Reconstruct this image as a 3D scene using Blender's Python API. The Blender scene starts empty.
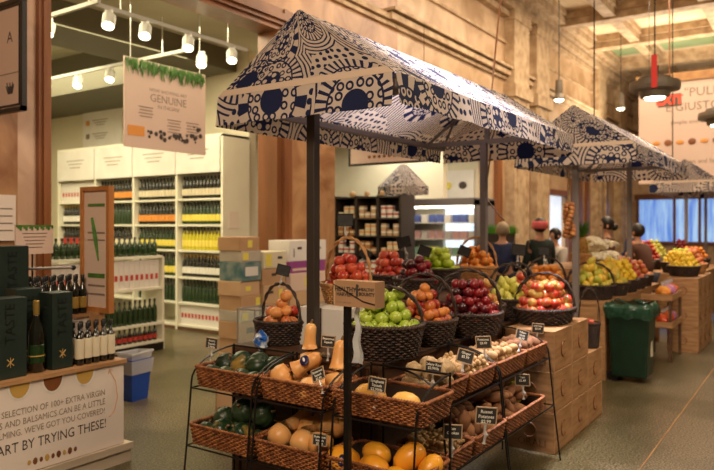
import bpy, bmesh, math, random
from mathutils import Vector, Matrix
random.seed(7)
PI = math.pi
S = bpy.context.scene
COL = S.collection
# ------------------------------------------------------------ camera
cd = bpy.data.cameras.new('camera'); cam = bpy.data.objects.new('camera', cd); COL.objects.link(cam)
cam.location = (0, 0, 1.6); cam.rotation_euler = (PI/2, 0, math.radians(34.2-90))
cd.sensor_width = 36; cd.lens = 36*680/714; cd.shift_y = -10/714; cd.clip_end = 200
cd.dof.use_dof = True; cd.dof.focus_distance = 3.3; cd.dof.aperture_fstop = 2.4
S.camera = cam
# ------------------------------------------------------------ world, lights, exposure
w = bpy.data.worlds.new('world'); S.world = w; w.use_nodes = True
w.node_tree.nodes['Background'].inputs[0].default_value = (1.0, .74, .50, 1)
w.node_tree.nodes['Background'].inputs[1].default_value = .075
S.view_settings.view_transform = 'Standard'; S.view_settings.look = 'None'
S.view_settings.gamma = 1; S.view_settings.use_curve_mapping = False
S.view_settings.exposure = 0.0
def area(name, loc, size, power, color, target=None):
    l = bpy.data.lights.new(name, 'AREA'); l.shape = 'RECTANGLE'; l.size, l.size_y = size
    l.energy = power; l.color = color
    o = bpy.data.objects.new(name, l); COL.objects.link(o); o.location = loc
    if target: o.rotation_euler = (Vector(target)-Vector(loc)).to_track_quat('-Z', 'Y').to_euler()
    return o
def spot(name, loc, target, power, color, angle=50, size=.15, blend=.6):
    l = bpy.data.lights.new(name, 'SPOT'); l.energy = power; l.color = color; l.spot_size = math.radians(angle); l.shadow_soft_size = size; l.spot_blend = blend
    o = bpy.data.objects.new(name, l); COL.objects.link(o); o.location = loc
    o.rotation_euler = (Vector(target)-Vector(loc)).to_track_quat('-Z', 'Y').to_euler(); return o
area('hall_light', (4.5, 1.2, 6.3), (4, 2.5), 190, (1, .80, .60))
spot('canopy_fill', (4.5, 1.85, 6.4), (4.5, 2.2, 2.6), 3600, (.93, .90, 1), 30, .3)  # added spot without a fixture, whitens the nearest canopy roof
spot('canopy_fill_far', (8.5, 1.3, 6.3), (8.4, 1.8, 2.5), 700, (1, .88, .8), 32, .3)  # added spot for the second canopy roof
spot('canopy_fill_last', (15.6, -1.2, 6.2), (15.3, 1.6, 2.6), 2200, (.95, .93, 1), 22, .3)  # added spot for the farthest canopy roof
area('ceiling_fill', (19.5, 2.2, 4.4), (9, 3), 520, (1, .82, .60), (19, 2.2, 7))  # added upward fill that brightens the far ceiling
area('side_fill', (5.6, -2.2, 4.4), (1.5, 1.5), 150, (1, .78, .54), (8.4, 2, .9))  # added fill for the produce of the second stall
area('hall_light_far', (13, 2.5, 6.3), (6, 3), 520, (1, .78, .54))
area('front_fill', (-1.0, .4, 4.4), (1.4, 1.4), 215, (1, .78, .54), (3.2, 2.4, .7))  # added fill from behind the camera onto the nearest stall
area('wall_fill', (8.5, 3.6, 4.9), (6, .5), 40, (1, .74, .48), (9.5, 5.6, 5.0))  # added fill that brightens the upper wall, no fixture there
area('shop_light', (5.2, 8.4, 4.0), (3.0, 5), 430, (1, .88, .56))
area('shop_light_back', (9.6, 7.4, 4.0), (2, 2), 100, (1, .90, .66))
area('dairy_light', (11.2, 6.6, 3.2), (2.2, 1.6), 75, (1, .92, .72))
# ------------------------------------------------------------ helpers
class MB:
    def __init__(s): s.v = []; s.f = []; s.m = []; s.uv = {}
    def add(s, vs, fs, mi=0):
        b = len(s.v); s.v += [tuple(v) for v in vs]
        for f in fs: s.f.append(tuple(i+b for i in f)); s.m.append(mi)
    def box(s, x0, y0, z0, x1, y1, z1, mi=0):
        s.add([(x0,y0,z0),(x1,y0,z0),(x1,y1,z0),(x0,y1,z0),(x0,y0,z1),(x1,y0,z1),(x1,y1,z1),(x0,y1,z1)],
              [(3,2,1,0),(4,5,6,7),(0,1,5,4),(1,2,6,5),(2,3,7,6),(3,0,4,7)], mi); return s
    def cbox(s, c, d, mi=0, rz=0):
        x, y, z = d[0]/2, d[1]/2, d[2]/2; q = []
        for (a, b, e) in [(-x,-y,-z),(x,-y,-z),(x,y,-z),(-x,y,-z),(-x,-y,z),(x,-y,z),(x,y,z),(-x,y,z)]:
            q.append((c[0]+a*math.cos(rz)-b*math.sin(rz), c[1]+a*math.sin(rz)+b*math.cos(rz), c[2]+e))
        s.add(q, [(3,2,1,0),(4,5,6,7),(0,1,5,4),(1,2,6,5),(2,3,7,6),(3,0,4,7)], mi); return s
    def tube(s, pts, r, n=6, closed=False, mi=0, ry=None):
        pts = [Vector(p) for p in pts]; N = len(pts); vs = []; fs = []
        up = Vector((0, 0, 1))
        for i, p in enumerate(pts):
            if closed: t = pts[(i+1) % N]-pts[i-1]
            else: t = pts[min(i+1, N-1)]-pts[max(i-1, 0)]
            if t.length < 1e-9: t = Vector((0, 0, 1))
            t.normalize()
            a = t.cross(up)
            if a.length < .05: a = t.cross(Vector((1, 0, 0)))
            a.normalize(); b = a.cross(t).normalized()
            rr = r[i] if isinstance(r, (list, tuple)) else r
            for k in range(n):
                th = 2*PI*k/n
                vs.append(p+a*(rr*math.cos(th))+b*((ry or rr)*math.sin(th)))
        for i in range(N if closed else N-1):
            j = (i+1) % N
            for k in range(n):
                fs.append((i*n+k, i*n+(k+1) % n, j*n+(k+1) % n, j*n+k))
        if not closed:
            fs.append(tuple(range(n-1, -1, -1))); fs.append(tuple((N-1)*n+k for k in range(n)))
        s.add(vs, fs, mi); return s
    def lathe(s, prof, n=16, c=(0, 0, 0), mi=0, rad=None, squash=(1, 1)):
        vs = []; fs = []; N = len(prof)
        for i, (r, z) in enumerate(prof):
            for k in range(n):
                th = 2*PI*k/n; q = r*(rad(th, i/(N-1)) if rad else 1)
                vs.append((c[0]+q*math.cos(th)*squash[0], c[1]+q*math.sin(th)*squash[1], c[2]+z))
        for i in range(N-1):
            for k in range(n): fs.append((i*n+k, i*n+(k+1) % n, (i+1)*n+(k+1) % n, (i+1)*n+k))
        fs.append(tuple(range(n-1, -1, -1))); fs.append(tuple((N-1)*n+k for k in range(n)))
        s.add(vs, fs, mi); return s
    def ball(s, c, r, mi=0, n=10, m=7, sq=(1, 1, 1)):
        pr = [(max(r*math.sin(PI*i/m), r*.02), -r*math.cos(PI*i/m)*sq[2]) for i in range(m+1)]
        return s.lathe(pr, n, c, mi, squash=(sq[0], sq[1]))
def mesh_of(name, mb, mats, smooth=False):
    me = bpy.data.meshes.new(name); me.from_pydata(mb.v, [], mb.f)
    for m in (mats if isinstance(mats, (list, tuple)) else [mats]): me.materials.append(m)
    for p, mi in zip(me.polygons, mb.m): p.material_index = mi; p.use_smooth = smooth
    me.update(); return me
def obj(name, mb, mats, parent=None, loc=(0, 0, 0), rot=(0, 0, 0), smooth=False, label=None):
    me = mesh_of(name, mb, mats, smooth) if isinstance(mb, MB) else mb
    o = bpy.data.objects.new(name, me); COL.objects.link(o); o.location = loc; o.rotation_euler = rot
    if parent: o.parent = parent
    if label: o['label'] = label
    return o
def bevel(o, wd=.004, seg=2):
    m = o.modifiers.new('bevel', 'BEVEL'); m.width = wd; m.segments = seg; m.limit_method = 'ANGLE'; return o
def tag(o, label, cat, group=None):
    o['label'] = label; o['category'] = cat
    if group: o['group'] = group
    return o
def thing(name, label, cat, loc=(0, 0, 0), rz=0, group=None):
    o = bpy.data.objects.new(name, None); COL.objects.link(o); o.empty_display_size = .05
    o.location = loc; o.rotation_euler = (0, 0, rz); return tag(o, label, cat, group)
def struct(name, mb, m, smooth=False):
    o = obj(name, mb, m, smooth=smooth); o['kind'] = 'structure'; return o
KIDS = {}
def copy_tree(o, loc=None, rot=None, label=None, group=None, scale=None, parent=None):
    c = o.copy(); COL.objects.link(c)
    if parent: c.parent = parent
    if loc is not None: c.location = loc
    if rot is not None: c.rotation_euler = rot
    if label: c['label'] = label
    if group: c['group'] = group
    if scale: c.scale = (scale,)*3
    for ch in list(o.children): copy_tree(ch, parent=c)
    return c
# ------------------------------------------------------------ materials
def newmat(name):
    m = bpy.data.materials.new(name); m.use_nodes = True; nt = m.node_tree
    return m, nt, nt.nodes['Principled BSDF']
def rgba(c): return (c[0], c[1], c[2], 1)
def mat(name, c, rough=.5, metal=0, c2=None, scale=8, bump=0, bscale=40, emit=0, detail=4, stretch=None, vary=0, alpha=1, trans=0, lo=.35, hi=.65, sss=0, coat=0, distort=0):
    m, nt, b = newmat(name)
    b.inputs['Base Color'].default_value = rgba(c); b.inputs['Roughness'].default_value = rough
    b.inputs['Metallic'].default_value = metal
    if coat: b.inputs['Coat Weight'].default_value = coat
    if sss: b.inputs['Subsurface Weight'].default_value = sss; b.inputs['Subsurface Radius'].default_value = (.02, .01, .005)
    tc = nt.nodes.new('ShaderNodeTexCoord'); vec = tc.outputs['Object']
    if stretch:
        mp = nt.nodes.new('ShaderNodeMapping'); mp.inputs['Scale'].default_value = stretch
        nt.links.new(vec, mp.inputs[0]); vec = mp.outputs[0]
    out = None
    if c2:
        n = nt.nodes.new('ShaderNodeTexNoise'); n.inputs['Scale'].default_value = scale; n.inputs['Detail'].default_value = detail
        n.inputs['Distortion'].default_value = distort
        nt.links.new(vec, n.inputs['Vector'])
        r = nt.nodes.new('ShaderNodeValToRGB'); r.color_ramp.elements[0].position = lo; r.color_ramp.elements[1].position = hi
        r.color_ramp.elements[0].color = rgba(c); r.color_ramp.elements[1].color = rgba(c2)
        if vary:
            oi = nt.nodes.new('ShaderNodeObjectInfo'); ma = nt.nodes.new('ShaderNodeMath'); ma.operation = 'MULTIPLY_ADD'
            ma.inputs[1].default_value = vary
            nt.links.new(oi.outputs['Random'], ma.inputs[0])
            sub = nt.nodes.new('ShaderNodeMath'); sub.operation = 'SUBTRACT'; sub.inputs[1].default_value = vary/2
            nt.links.new(n.outputs['Fac'], ma.inputs[2]); nt.links.new(ma.outputs[0], sub.inputs[0]); nt.links.new(sub.outputs[0], r.inputs[0])
            # shift the pattern from one object to the next
            va = nt.nodes.new('ShaderNodeVectorMath'); va.operation = 'ADD'
            ml = nt.nodes.new('ShaderNodeMath'); ml.operation = 'MULTIPLY'; ml.inputs[1].default_value = 37
            nt.links.new(oi.outputs['Random'], ml.inputs[0]); nt.links.new(vec, va.inputs[0]); nt.links.new(ml.outputs[0], va.inputs[1])
            nt.links.new(va.outputs[0], n.inputs['Vector'])
        else: nt.links.new(n.outputs['Fac'], r.inputs[0])
        nt.links.new(r.outputs[0], b.inputs['Base Color']); out = r.outputs[0]
    if bump:
        n2 = nt.nodes.new('ShaderNodeTexNoise'); n2.inputs['Scale'].default_value = bscale; nt.links.new(vec, n2.inputs['Vector'])
        bp = nt.nodes.new('ShaderNodeBump'); bp.inputs['Strength'].default_value = bump; bp.inputs['Distance'].default_value = .01
        nt.links.new(n2.outputs['Fac'], bp.inputs['Height']); nt.links.new(bp.outputs[0], b.inputs['Normal'])
    if emit:
        b.inputs['Emission Strength'].default_value = emit
        if out: nt.links.new(out, b.inputs['Emission Color'])
        else: b.inputs['Emission Color'].default_value = rgba(c)
    if alpha < 1: b.inputs['Alpha'].default_value = alpha
    if trans: b.inputs['Transmission Weight'].default_value = trans
    return m
M = {}
M['marble'] = mat('marble_gold', (.24, .095, .035), .35, c2=(.48, .27, .13), scale=1.3, detail=8, distort=2.2, lo=.3, hi=.66)
M['marble_pink'] = mat('marble_pink', (.52, .33, .22), .35, c2=(.68, .47, .34), scale=1.6, detail=8, distort=1.8)
M['marble_cream'] = mat('marble_cream', (.38, .235, .12), .4, c2=(.62, .44, .28), scale=1.2, detail=7, distort=1.5)
M['stone_trim'] = mat('carved_stone', (.60, .45, .28), .6, c2=(.38, .25, .14), scale=5, detail=6, bump=.6, bscale=14)
M['brown_trim'] = mat('brown_moulding', (.16, .055, .018), .35, c2=(.27, .10, .035), scale=3, stretch=(1, 1, .2))
M['gold_trim'] = mat('gilded_moulding', (.42, .22, .07), .4, c2=(.30, .13, .04), scale=6)
M['cream'] = mat('cream_wall_paint', (.62, .56, .42), .8, c2=(.68, .62, .48), scale=1)
M['shop_ceiling'] = mat('shop_ceiling_paint', (.33, .30, .21), .8, c2=(.42, .38, .28), scale=.8)
M['duct'] = mat('dark_duct_paint', (.12, .11, .07), .7)
M['shelf_white'] = mat('white_shelf_laminate', (.75, .72, .60), .5, c2=(.70, .66, .54), scale=2)
M['white'] = mat('white_enamel', (.78, .76, .70), .4)
M['plaster'] = mat('hall_ceiling_plaster', (.66, .52, .32), .8, c2=(.78, .64, .44), scale=2, bump=.3, bscale=10)
M['skylight'] = mat('green_skylight_glass', (.20, .27, .12), .5, c2=(.26, .32, .16), scale=1.5, emit=.3)
M['black'] = mat('black_metal', (.012, .010, .010), .35, metal=.3)
M['post'] = mat('grey_brown_steel', (.055, .042, .036), .45, metal=.3)
M['post_grey'] = mat('grey_steel', (.24, .21, .21), .45, metal=.2)
M['wicker'] = mat('brown_wicker', (.16, .045, .014), .55, c2=(.40, .145, .045), scale=30, detail=2, bump=.3, bscale=90)
M['wicker_light'] = mat('honey_wicker', (.42, .19, .06), .55, c2=(.60, .32, .12), scale=30, detail=2, bump=.3)
M['wicker_dark'] = mat('dark_wicker', (.020, .012, .010), .5, c2=(.065, .035, .025), scale=30, detail=2, bump=.3)
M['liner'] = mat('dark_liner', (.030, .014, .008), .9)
M['straw'] = mat('tan_paper_liner', (.30, .19, .10), .9, c2=(.42, .29, .16), scale=20, bump=.5)
M['wood'] = mat('pale_pine', (.30, .15, .060), .6, c2=(.46, .25, .11), scale=4, stretch=(1, 1, 7), detail=6, bump=.1)
M['wood_dark'] = mat('dark_stained_board', (.07, .030, .014), .6, c2=(.12, .055, .025), scale=5, stretch=(1, 1, 6))
M['wood_frame'] = mat('orange_wood_frame', (.36, .13, .035), .5, c2=(.48, .20, .06), scale=8, stretch=(1, 1, .15))
M['pallet'] = mat('pallet_board', (.42, .33, .24), .7, c2=(.56, .46, .35), scale=6, stretch=(.3, 1, 1))
M['plain_canvas'] = mat('plain_tan_canvas', (.58, .44, .34), .85)
M['rail'] = mat('grey_white_rail', (.42, .40, .34), .5)
M['taste'] = mat('embossed_dark_print', (.002, .005, .004), .4)
M['paper'] = mat('printed_paper', (.72, .62, .55), .7)
M['paper_white'] = mat('white_card', (.72, .68, .64), .6, c2=(.66, .61, .56), scale=3)
M['pink_paper'] = mat('rosy_poster_paper', (.66, .49, .40), .7)
M['ink'] = mat('dark_print', (.05, .035, .03), .7)
M['ink_soft'] = mat('soft_grey_print', (.24, .18, .14), .7)
M['gold_ink'] = mat('gold_print', (.50, .30, .07), .5)
M['chalkboard'] = mat('slate_board', (.022, .020, .020), .7, c2=(.04, .036, .034), scale=20)
M['chalk'] = mat('white_chalk', (.82, .78, .70), .8)
M['tagframe'] = mat('pale_tag_frame', (.48, .33, .20), .6)
M['clip'] = mat('clear_plastic_clip', (.62, .58, .55), .2, alpha=.75)
M['card_brown'] = mat('brown_cardboard', (.42, .24, .12), .8, c2=(.50, .30, .16), scale=3)
M['card_tan'] = mat('tan_cardboard', (.56, .36, .20), .8, c2=(.50, .31, .17), scale=3)
M['green_box'] = mat('dark_green_card', (.008, .018, .013), .5, c2=(.012, .024, .018), scale=6)
M['glass_dark'] = mat('dark_bottle_glass', (.010, .010, .006), .12, coat=.5)
M['glass_green'] = mat('green_bottle_glass', (.015, .040, .012), .12, coat=.5)
M['oil_yellow'] = mat('yellow_oil_glass', (.55, .48, .02), .15, coat=.5)
M['label_cream'] = mat('cream_label', (.66, .58, .42), .6)
M['label_yellow'] = mat('yellow_label', (.75, .62, .10), .6)
M['label_orange'] = mat('orange_label', (.70, .28, .05), .6)
M['label_red'] = mat('red_label', (.48, .04, .03), .6)
M['label_white'] = mat('white_label', (.75, .72, .66), .6)
M['cap_gold'] = mat('gold_cap', (.50, .32, .08), .3, metal=.6)
M['cap_black'] = mat('black_cap', (.012, .012, .012), .4)
M['blue_plastic'] = mat('blue_plastic', (.010, .060, .36), .35)
M['bag_plastic'] = mat('clear_bag_plastic', (.68, .68, .70), .25, alpha=.6)
M['bin_green'] = mat('green_bin_plastic', (.003, .020, .010), .4, c2=(.005, .028, .014), scale=8)
M['bin_bag'] = mat('green_bin_bag', (.015, .055, .032), .2, c2=(.03, .09, .055), scale=20, alpha=.85)
M['red'] = mat('red_enamel', (.60, .02, .012), .4)
M['exit_red'] = mat('lit_red_letters', (1, .05, .02), .5, emit=1.4)
M['lamp_on'] = mat('lit_lamp', (1, .90, .66), .5, emit=9)
M['lamp_grey'] = mat('lamp_grey_shade', (.14, .11, .075), .45, c2=(.11, .085, .06), scale=8)
M['navy'] = mat('navy_cloth', (.010, .018, .06), .9, c2=(.02, .03, .09), scale=12)
M['dark_cloth'] = mat('dark_green_cloth', (.010, .020, .016), .9, c2=(.02, .032, .026), scale=12)
M['plum_cloth'] = mat('brown_cloth', (.09, .035, .02), .9)
M['white_cloth'] = mat('white_cloth', (.62, .56, .50), .9)
M['pink_cloth'] = mat('pink_cloth', (.85, .17, .18), .8)
M['jeans'] = mat('dark_trousers', (.02, .022, .035), .9)
M['skin'] = mat('skin', (.55, .28, .17), .5, sss=.05)
M['hair_dark'] = mat('dark_hair', (.015, .009, .006), .5)
M['hair_grey'] = mat('grey_blond_hair', (.36, .27, .17), .6)
M['rack_dark'] = mat('dark_rack_wood', (.035, .022, .016), .6)
M['window_lit'] = mat('daylight_window', (.10, .24, .75), .3, c2=(.45, .70, 1.0), scale=2.2, emit=.8, stretch=(1, 2.4, .3))
M['door_lit'] = mat('daylight_doorway', (.55, .72, .95), .3, c2=(.85, .92, 1.0), scale=2, emit=.9)
M['case_lit'] = mat('lit_case_back', (.55, .66, .78), .5, c2=(.85, .92, .95), scale=6, emit=1.3)
# fruit
M['apple_red'] = mat('red_apple_skin', (.36, .012, .010), .28, c2=(.62, .10, .04), scale=9, vary=.25, coat=.3)
M['apple_mixed'] = mat('blushed_apple_skin', (.50, .035, .018), .3, c2=(.62, .42, .10), scale=11, vary=.25, coat=.3, lo=.42, hi=.7)
M['peach'] = mat('peach_skin', (.42, .03, .015), .4, c2=(.78, .34, .10), scale=10, vary=.3)
M['apple_green'] = mat('green_apple_skin', (.30, .42, .03), .3, c2=(.45, .56, .07), scale=8, vary=.2, coat=.3)
M['lime'] = mat('lime_green_skin', (.38, .52, .02), .35, c2=(.50, .62, .05), scale=8, vary=.2)
M['plum'] = mat('plum_skin', (.035, .003, .006), .28, c2=(.24, .008, .012), scale=7, vary=.4, coat=.3)
M['nectarine'] = mat('nectarine_skin', (.30, .015, .010), .3, c2=(.68, .24, .05), scale=9, vary=.4, coat=.2)
M['orange'] = mat('orange_peel', (.72, .22, .02), .4, c2=(.80, .30, .05), scale=12, vary=.3, bump=.25, bscale=200)
M['lemon'] = mat('lemon_peel', (.80, .50, .02), .4, c2=(.85, .62, .06), scale=10, vary=.2, bump=.2, bscale=160)
M['pear'] = mat('pear_skin', (.52, .50, .06), .4, c2=(.62, .58, .14), scale=12, vary=.3)
M['mango'] = mat('mango_skin', (.42, .42, .05), .4, c2=(.72, .46, .05), scale=7, vary=.4)
M['butternut'] = mat('butternut_skin', (.74, .33, .095), .4, c2=(.84, .46, .17), scale=7, vary=.2)
M['yellow_squash'] = mat('spaghetti_squash_skin', (.80, .40, .06), .35, c2=(.86, .52, .13), scale=6, vary=.2)
M['orange_squash'] = mat('golden_squash_skin', (.82, .28, .015), .35, c2=(.88, .40, .03), scale=6, vary=.2)
M['acorn'] = mat('dark_green_squash_skin', (.010, .028, .012), .4, c2=(.040, .070, .025), scale=11, vary=.2, hi=.7)
M['acorn_spot'] = mat('mottled_green_squash_skin', (.008, .034, .012), .35, c2=(.36, .22, .05), scale=9, detail=7, lo=.50, hi=.62)
M['stem'] = mat('brown_stem', (.20, .13, .06), .8)
M['potato'] = mat('yellow_potato_skin', (.40, .22, .09), .7, c2=(.55, .34, .15), scale=14, vary=.3, bump=.2)
M['russet'] = mat('russet_skin', (.22, .09, .04), .8, c2=(.34, .16, .07), scale=14, vary=.3, bump=.2)
M['ginger'] = mat('ginger_skin', (.46, .28, .12), .7, c2=(.60, .40, .19), scale=16, vary=.2, bump=.3)
M['celeriac'] = mat('knobbly_root_skin', (.34, .22, .10), .9, c2=(.56, .40, .22), scale=24, bump=.9, bscale=40)
M['cauli'] = mat('cauliflower_curd', (.84, .76, .55), .8, c2=(.90, .84, .68), scale=30, bump=.3, bscale=50)
M['leaf'] = mat('leaf_green', (.045, .14, .02), .5, c2=(.09, .22, .035), scale=9)
M['pineapple'] = mat('pineapple_skin', (.20, .09, .015), .7, c2=(.44, .22, .04), scale=30, bump=.5)
M['onion'] = mat('onion_skin', (.38, .13, .035), .4, c2=(.52, .22, .07), scale=12, vary=.3)
M['sticker'] = mat('navy_sticker', (.012, .010, .07), .3)
M['net_red'] = mat('red_bag_film', (.62, .03, .02), .25, c2=(.75, .20, .06), scale=16, alpha=.95)
M['net_purple'] = mat('purple_bag_film', (.26, .06, .24), .25, c2=(.66, .30, .42), scale=16)
M['net_orange'] = mat('orange_bag_film', (.72, .18, .02), .25, c2=(.82, .42, .08), scale=16)
def floor_mat():
    m, nt, b = newmat('terrazzo_floor'); L = nt.links
    tc = nt.nodes.new('ShaderNodeTexCoord')
    v = nt.nodes.new('ShaderNodeTexNoise'); v.inputs['Scale'].default_value = 75; v.inputs['Detail'].default_value = 2
    L.new(tc.outputs['Object'], v.inputs['Vector'])
    r = nt.nodes.new('ShaderNodeValToRGB'); e = r.color_ramp.elements
    e[0].position = .42; e[0].color = (.036, .030, .016, 1); e[1].position = .62; e[1].color = (.25, .195, .11, 1)
    L.new(v.outputs['Fac'], r.inputs[0])
    n = nt.nodes.new('ShaderNodeTexNoise'); n.inputs['Scale'].default_value = .9; L.new(tc.outputs['Object'], n.inputs['Vector'])
    mx = nt.nodes.new('ShaderNodeMix'); mx.data_type = 'RGBA'; mx.blend_type = 'MULTIPLY'; mx.inputs[0].default_value = .8
    r2 = nt.nodes.new('ShaderNodeValToRGB'); r2.color_ramp.elements[0].position = .47; r2.color_ramp.elements[0].color = (.50, .52, .38, 1)
    r2.color_ramp.elements[1].position = .55; r2.color_ramp.elements[1].color = (1, 1, 1, 1)
    L.new(n.outputs['Fac'], r2.inputs[0]); L.new(r.outputs[0], mx.inputs[6]); L.new(r2.outputs[0], mx.inputs[7])
    L.new(mx.outputs[2], b.inputs['Base Color']); b.inputs['Roughness'].default_value = .32
    return m
M['floor'] = floor_mat()
def fabric_mat():
    m, nt, b = newmat('navy_floral_canvas'); L = nt.links; N = nt.nodes
    def mth(op, a, c=None, d=None):
        x = N.new('ShaderNodeMath'); x.operation = op
        for i, q in enumerate((a, c, d)):
            if q is None: continue
            if isinstance(q, (int, float)): x.inputs[i].default_value = q
            else: L.new(q, x.inputs[i])
        return x.outputs[0]
    uv = N.new('ShaderNodeUVMap'); sc = N.new('ShaderNodeVectorMath'); sc.operation = 'SCALE'; sc.inputs['Scale'].default_value = 1.9
    L.new(uv.outputs[0], sc.inputs[0]); vec = sc.outputs[0]
    vo = N.new('ShaderNodeTexVoronoi'); vo.voronoi_dimensions = '2D'; vo.inputs['Scale'].default_value = 1; vo.inputs['Randomness'].default_value = .85
    L.new(vec, vo.inputs['Vector'])
    sub = N.new('ShaderNodeVectorMath'); sub.operation = 'SUBTRACT'; L.new(vec, sub.inputs[0]); L.new(vo.outputs['Position'], sub.inputs[1])
    sp = N.new('ShaderNodeSeparateXYZ'); L.new(sub.outputs[0], sp.inputs[0])
    ang = mth('ARCTAN2', sp.outputs[1], sp.outputs[0]); dist = vo.outputs['Distance']
    cs = N.new('ShaderNodeSeparateColor'); L.new(vo.outputs['Color'], cs.inputs[0])
    ra, rb, rc = cs.outputs[0], cs.outputs[1], cs.outputs[2]
    radial = mth('GREATER_THAN', mth('SINE', mth('MULTIPLY', ang, 30)), .25)
    coarse = mth('GREATER_THAN', mth('SINE', mth('MULTIPLY', ang, 11)), -.1)
    v2 = N.new('ShaderNodeTexVoronoi'); v2.voronoi_dimensions = '2D'; v2.inputs['Scale'].default_value = 8; v2.inputs['Randomness'].default_value = .35
    L.new(vec, v2.inputs['Vector'])
    d2 = v2.outputs['Distance']
    dots = mth('LESS_THAN', d2, .30)
    ringd = mth('MULTIPLY', mth('LESS_THAN', d2, .40), mth('GREATER_THAN', d2, .20))
    wv = N.new('ShaderNodeTexWave'); wv.inputs['Scale'].default_value = 4.5; wv.inputs['Distortion'].default_value = 1.5; wv.inputs['Detail'].default_value = 0
    L.new(vec, wv.inputs['Vector'])
    stripes = mth('GREATER_THAN', wv.outputs['Fac'], .66)
    rings = mth('GREATER_THAN', mth('SINE', mth('MULTIPLY', dist, 90)), .35)
    def sel(f, a, c):  # f ? a : c
        x = N.new('ShaderNodeMix'); x.data_type = 'FLOAT'; L.new(f, x.inputs[0])
        for i, q in ((3, a), (2, c)):
            if isinstance(q, (int, float)): x.inputs[i].default_value = q
            else: L.new(q, x.inputs[i])
        return x.outputs[0]
    # 1 = navy, 0 = cream
    core = sel(mth('GREATER_THAN', ra, .5), mth('SUBTRACT', 1, dots), 1)
    ring1 = sel(mth('GREATER_THAN', rb, .5), mth('SUBTRACT', 1, ringd), ringd)
    out1 = sel(mth('GREATER_THAN', rc, .45), radial, coarse)
    far = sel(mth('GREATER_THAN', ra, .6), rings, sel(mth('GREATER_THAN', rb, .4), stripes, dots))
    a1 = sel(mth('LESS_THAN', dist, .16), core, ring1)
    a2 = sel(mth('LESS_THAN', dist, .33), a1, out1)
    line = mth('MULTIPLY', mth('GREATER_THAN', dist, .33), mth('LESS_THAN', dist, .355))
    a3 = sel(mth('LESS_THAN', dist, .50), a2, far)
    fac = mth('MAXIMUM', a3, line)
    mx = N.new('ShaderNodeMix'); mx.data_type = 'RGBA'; L.new(fac, mx.inputs[0])
    mx.inputs[6].default_value = (.62, .51, .43, 1); mx.inputs[7].default_value = (.005, .011, .060, 1)
    L.new(mx.outputs[2], b.inputs['Base Color']); b.inputs['Roughness'].default_value = .8
    tr = N.new('ShaderNodeBsdfTranslucent'); L.new(mx.outputs[2], tr.inputs[0])
    ms = N.new('ShaderNodeMixShader'); ms.inputs[0].default_value = .32
    L.new(b.outputs[0], ms.inputs[1]); L.new(tr.outputs[0], ms.inputs[2])
    L.new(ms.outputs[0], N['Material Output'].inputs[0])
    return m
M['fabric'] = fabric_mat()
# text becomes a mesh
def text_mesh(s, size, align='CENTER', depth=0, bold=0):
    cu = bpy.data.curves.new('lettering', 'FONT'); cu.body = s; cu.size = size; cu.align_x = align; cu.align_y = 'CENTER'
    cu.extrude = depth; cu.offset = bold; cu.resolution_u = 2
    o = bpy.data.objects.new('lettering', cu); COL.objects.link(o)
    bpy.context.view_layer.update()
    me = bpy.data.meshes.new_from_object(o.evaluated_get(bpy.context.evaluated_depsgraph_get()))
    bpy.data.objects.remove(o); me.materials.clear(); return me
def facing(nx, ny):
    "rotation for flat lettering standing upright, seen from direction (nx, ny)"
    return (PI/2, 0, math.atan2(ny, nx)+PI/2)
def lettering(s, size, loc, rot, parent, m='ink', name='lettering', bold=0, align='CENTER'):
    me = text_mesh(s, size, align, bold=bold); me.materials.append(M[m])
    return obj(name, me, None, parent, loc, rot)
# ------------------------------------------------------------ the setting
struct('floor', MB().box(-3, -4, -.1, 27, 13, 0), M['floor'])
g = MB()
g.box(-3, .967, .0005, 26, .975, .0025)
struct('trim_1', g, M['gold_trim'])['label'] = 'brass strip let into the floor'
b = MB()
b.box(-3, 5.6, 0, 3.14, 5.9, 6.8)
b.box(6.71, 5.6, 0, 7.69, 5.9, 6.8)
b.box(3.14, 5.6, 4.30, 6.71, 5.9, 6.8); b.box(7.69, 5.6, 3.05, 9.4, 5.9, 6.8)
struct('wall_left', b, M['marble'])
b = MB(); b.box(3.14, 5.6, 0, 3.30, 5.88, 6.8)
struct('trim_2', b, M['marble_pink'])
b = MB()
b.box(9.4, 5.6, 3.05, 13.2, 5.9, 6.8); b.box(13.2, 5.6, 0, 16.5, 5.9, 6.8)
b.box(16.5, 5.6, 2.35, 18.1, 5.9, 6.8); b.box(18.1, 5.6, 0, 26, 5.9, 6.8)
struct('wall_left_far', b, M['marble_cream'])
b = MB()      # moulding around the shop opening
for (x0, x1, y) in ((3.30, 3.33, 5.55), (3.33, 3.36, 5.52), (3.36, 3.42, 5.56)): b.box(x0, y, 0, x1, 5.9, 4.3)
for (z0, z1, y) in ((4.03, 4.09, 5.56), (4.09, 4.14, 5.52), (4.14, 4.22, 5.48), (4.22, 4.30, 5.54)): b.box(3.30, y, z0, 6.71, 5.9, z1)
for (x0, x1, y) in ((6.44, 6.52, 5.58), (6.52, 6.60, 5.52), (6.60, 6.71, 5.56)): b.box(x0, y, 0, x1, 5.9, 4.3)
struct('trim_3', b, M['brown_trim'])
b = MB()      # cornices and mouldings of the upper wall
for (z, h, d) in ((4.72, .06, .06), (4.80, .10, .14), (4.93, .05, .20), (5.5, .05, .05), (6.05, .12, .14), (6.2, .16, .26), (6.4, .4, .34)):
    b.box(9.0, 5.6-d, z, 26, 5.6, z+h)
for (z, h, d) in ((4.72, .06, .05), (4.80, .08, .10)): b.box(-3, 5.6-d, z, 9, 5.6, z+h)
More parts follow.
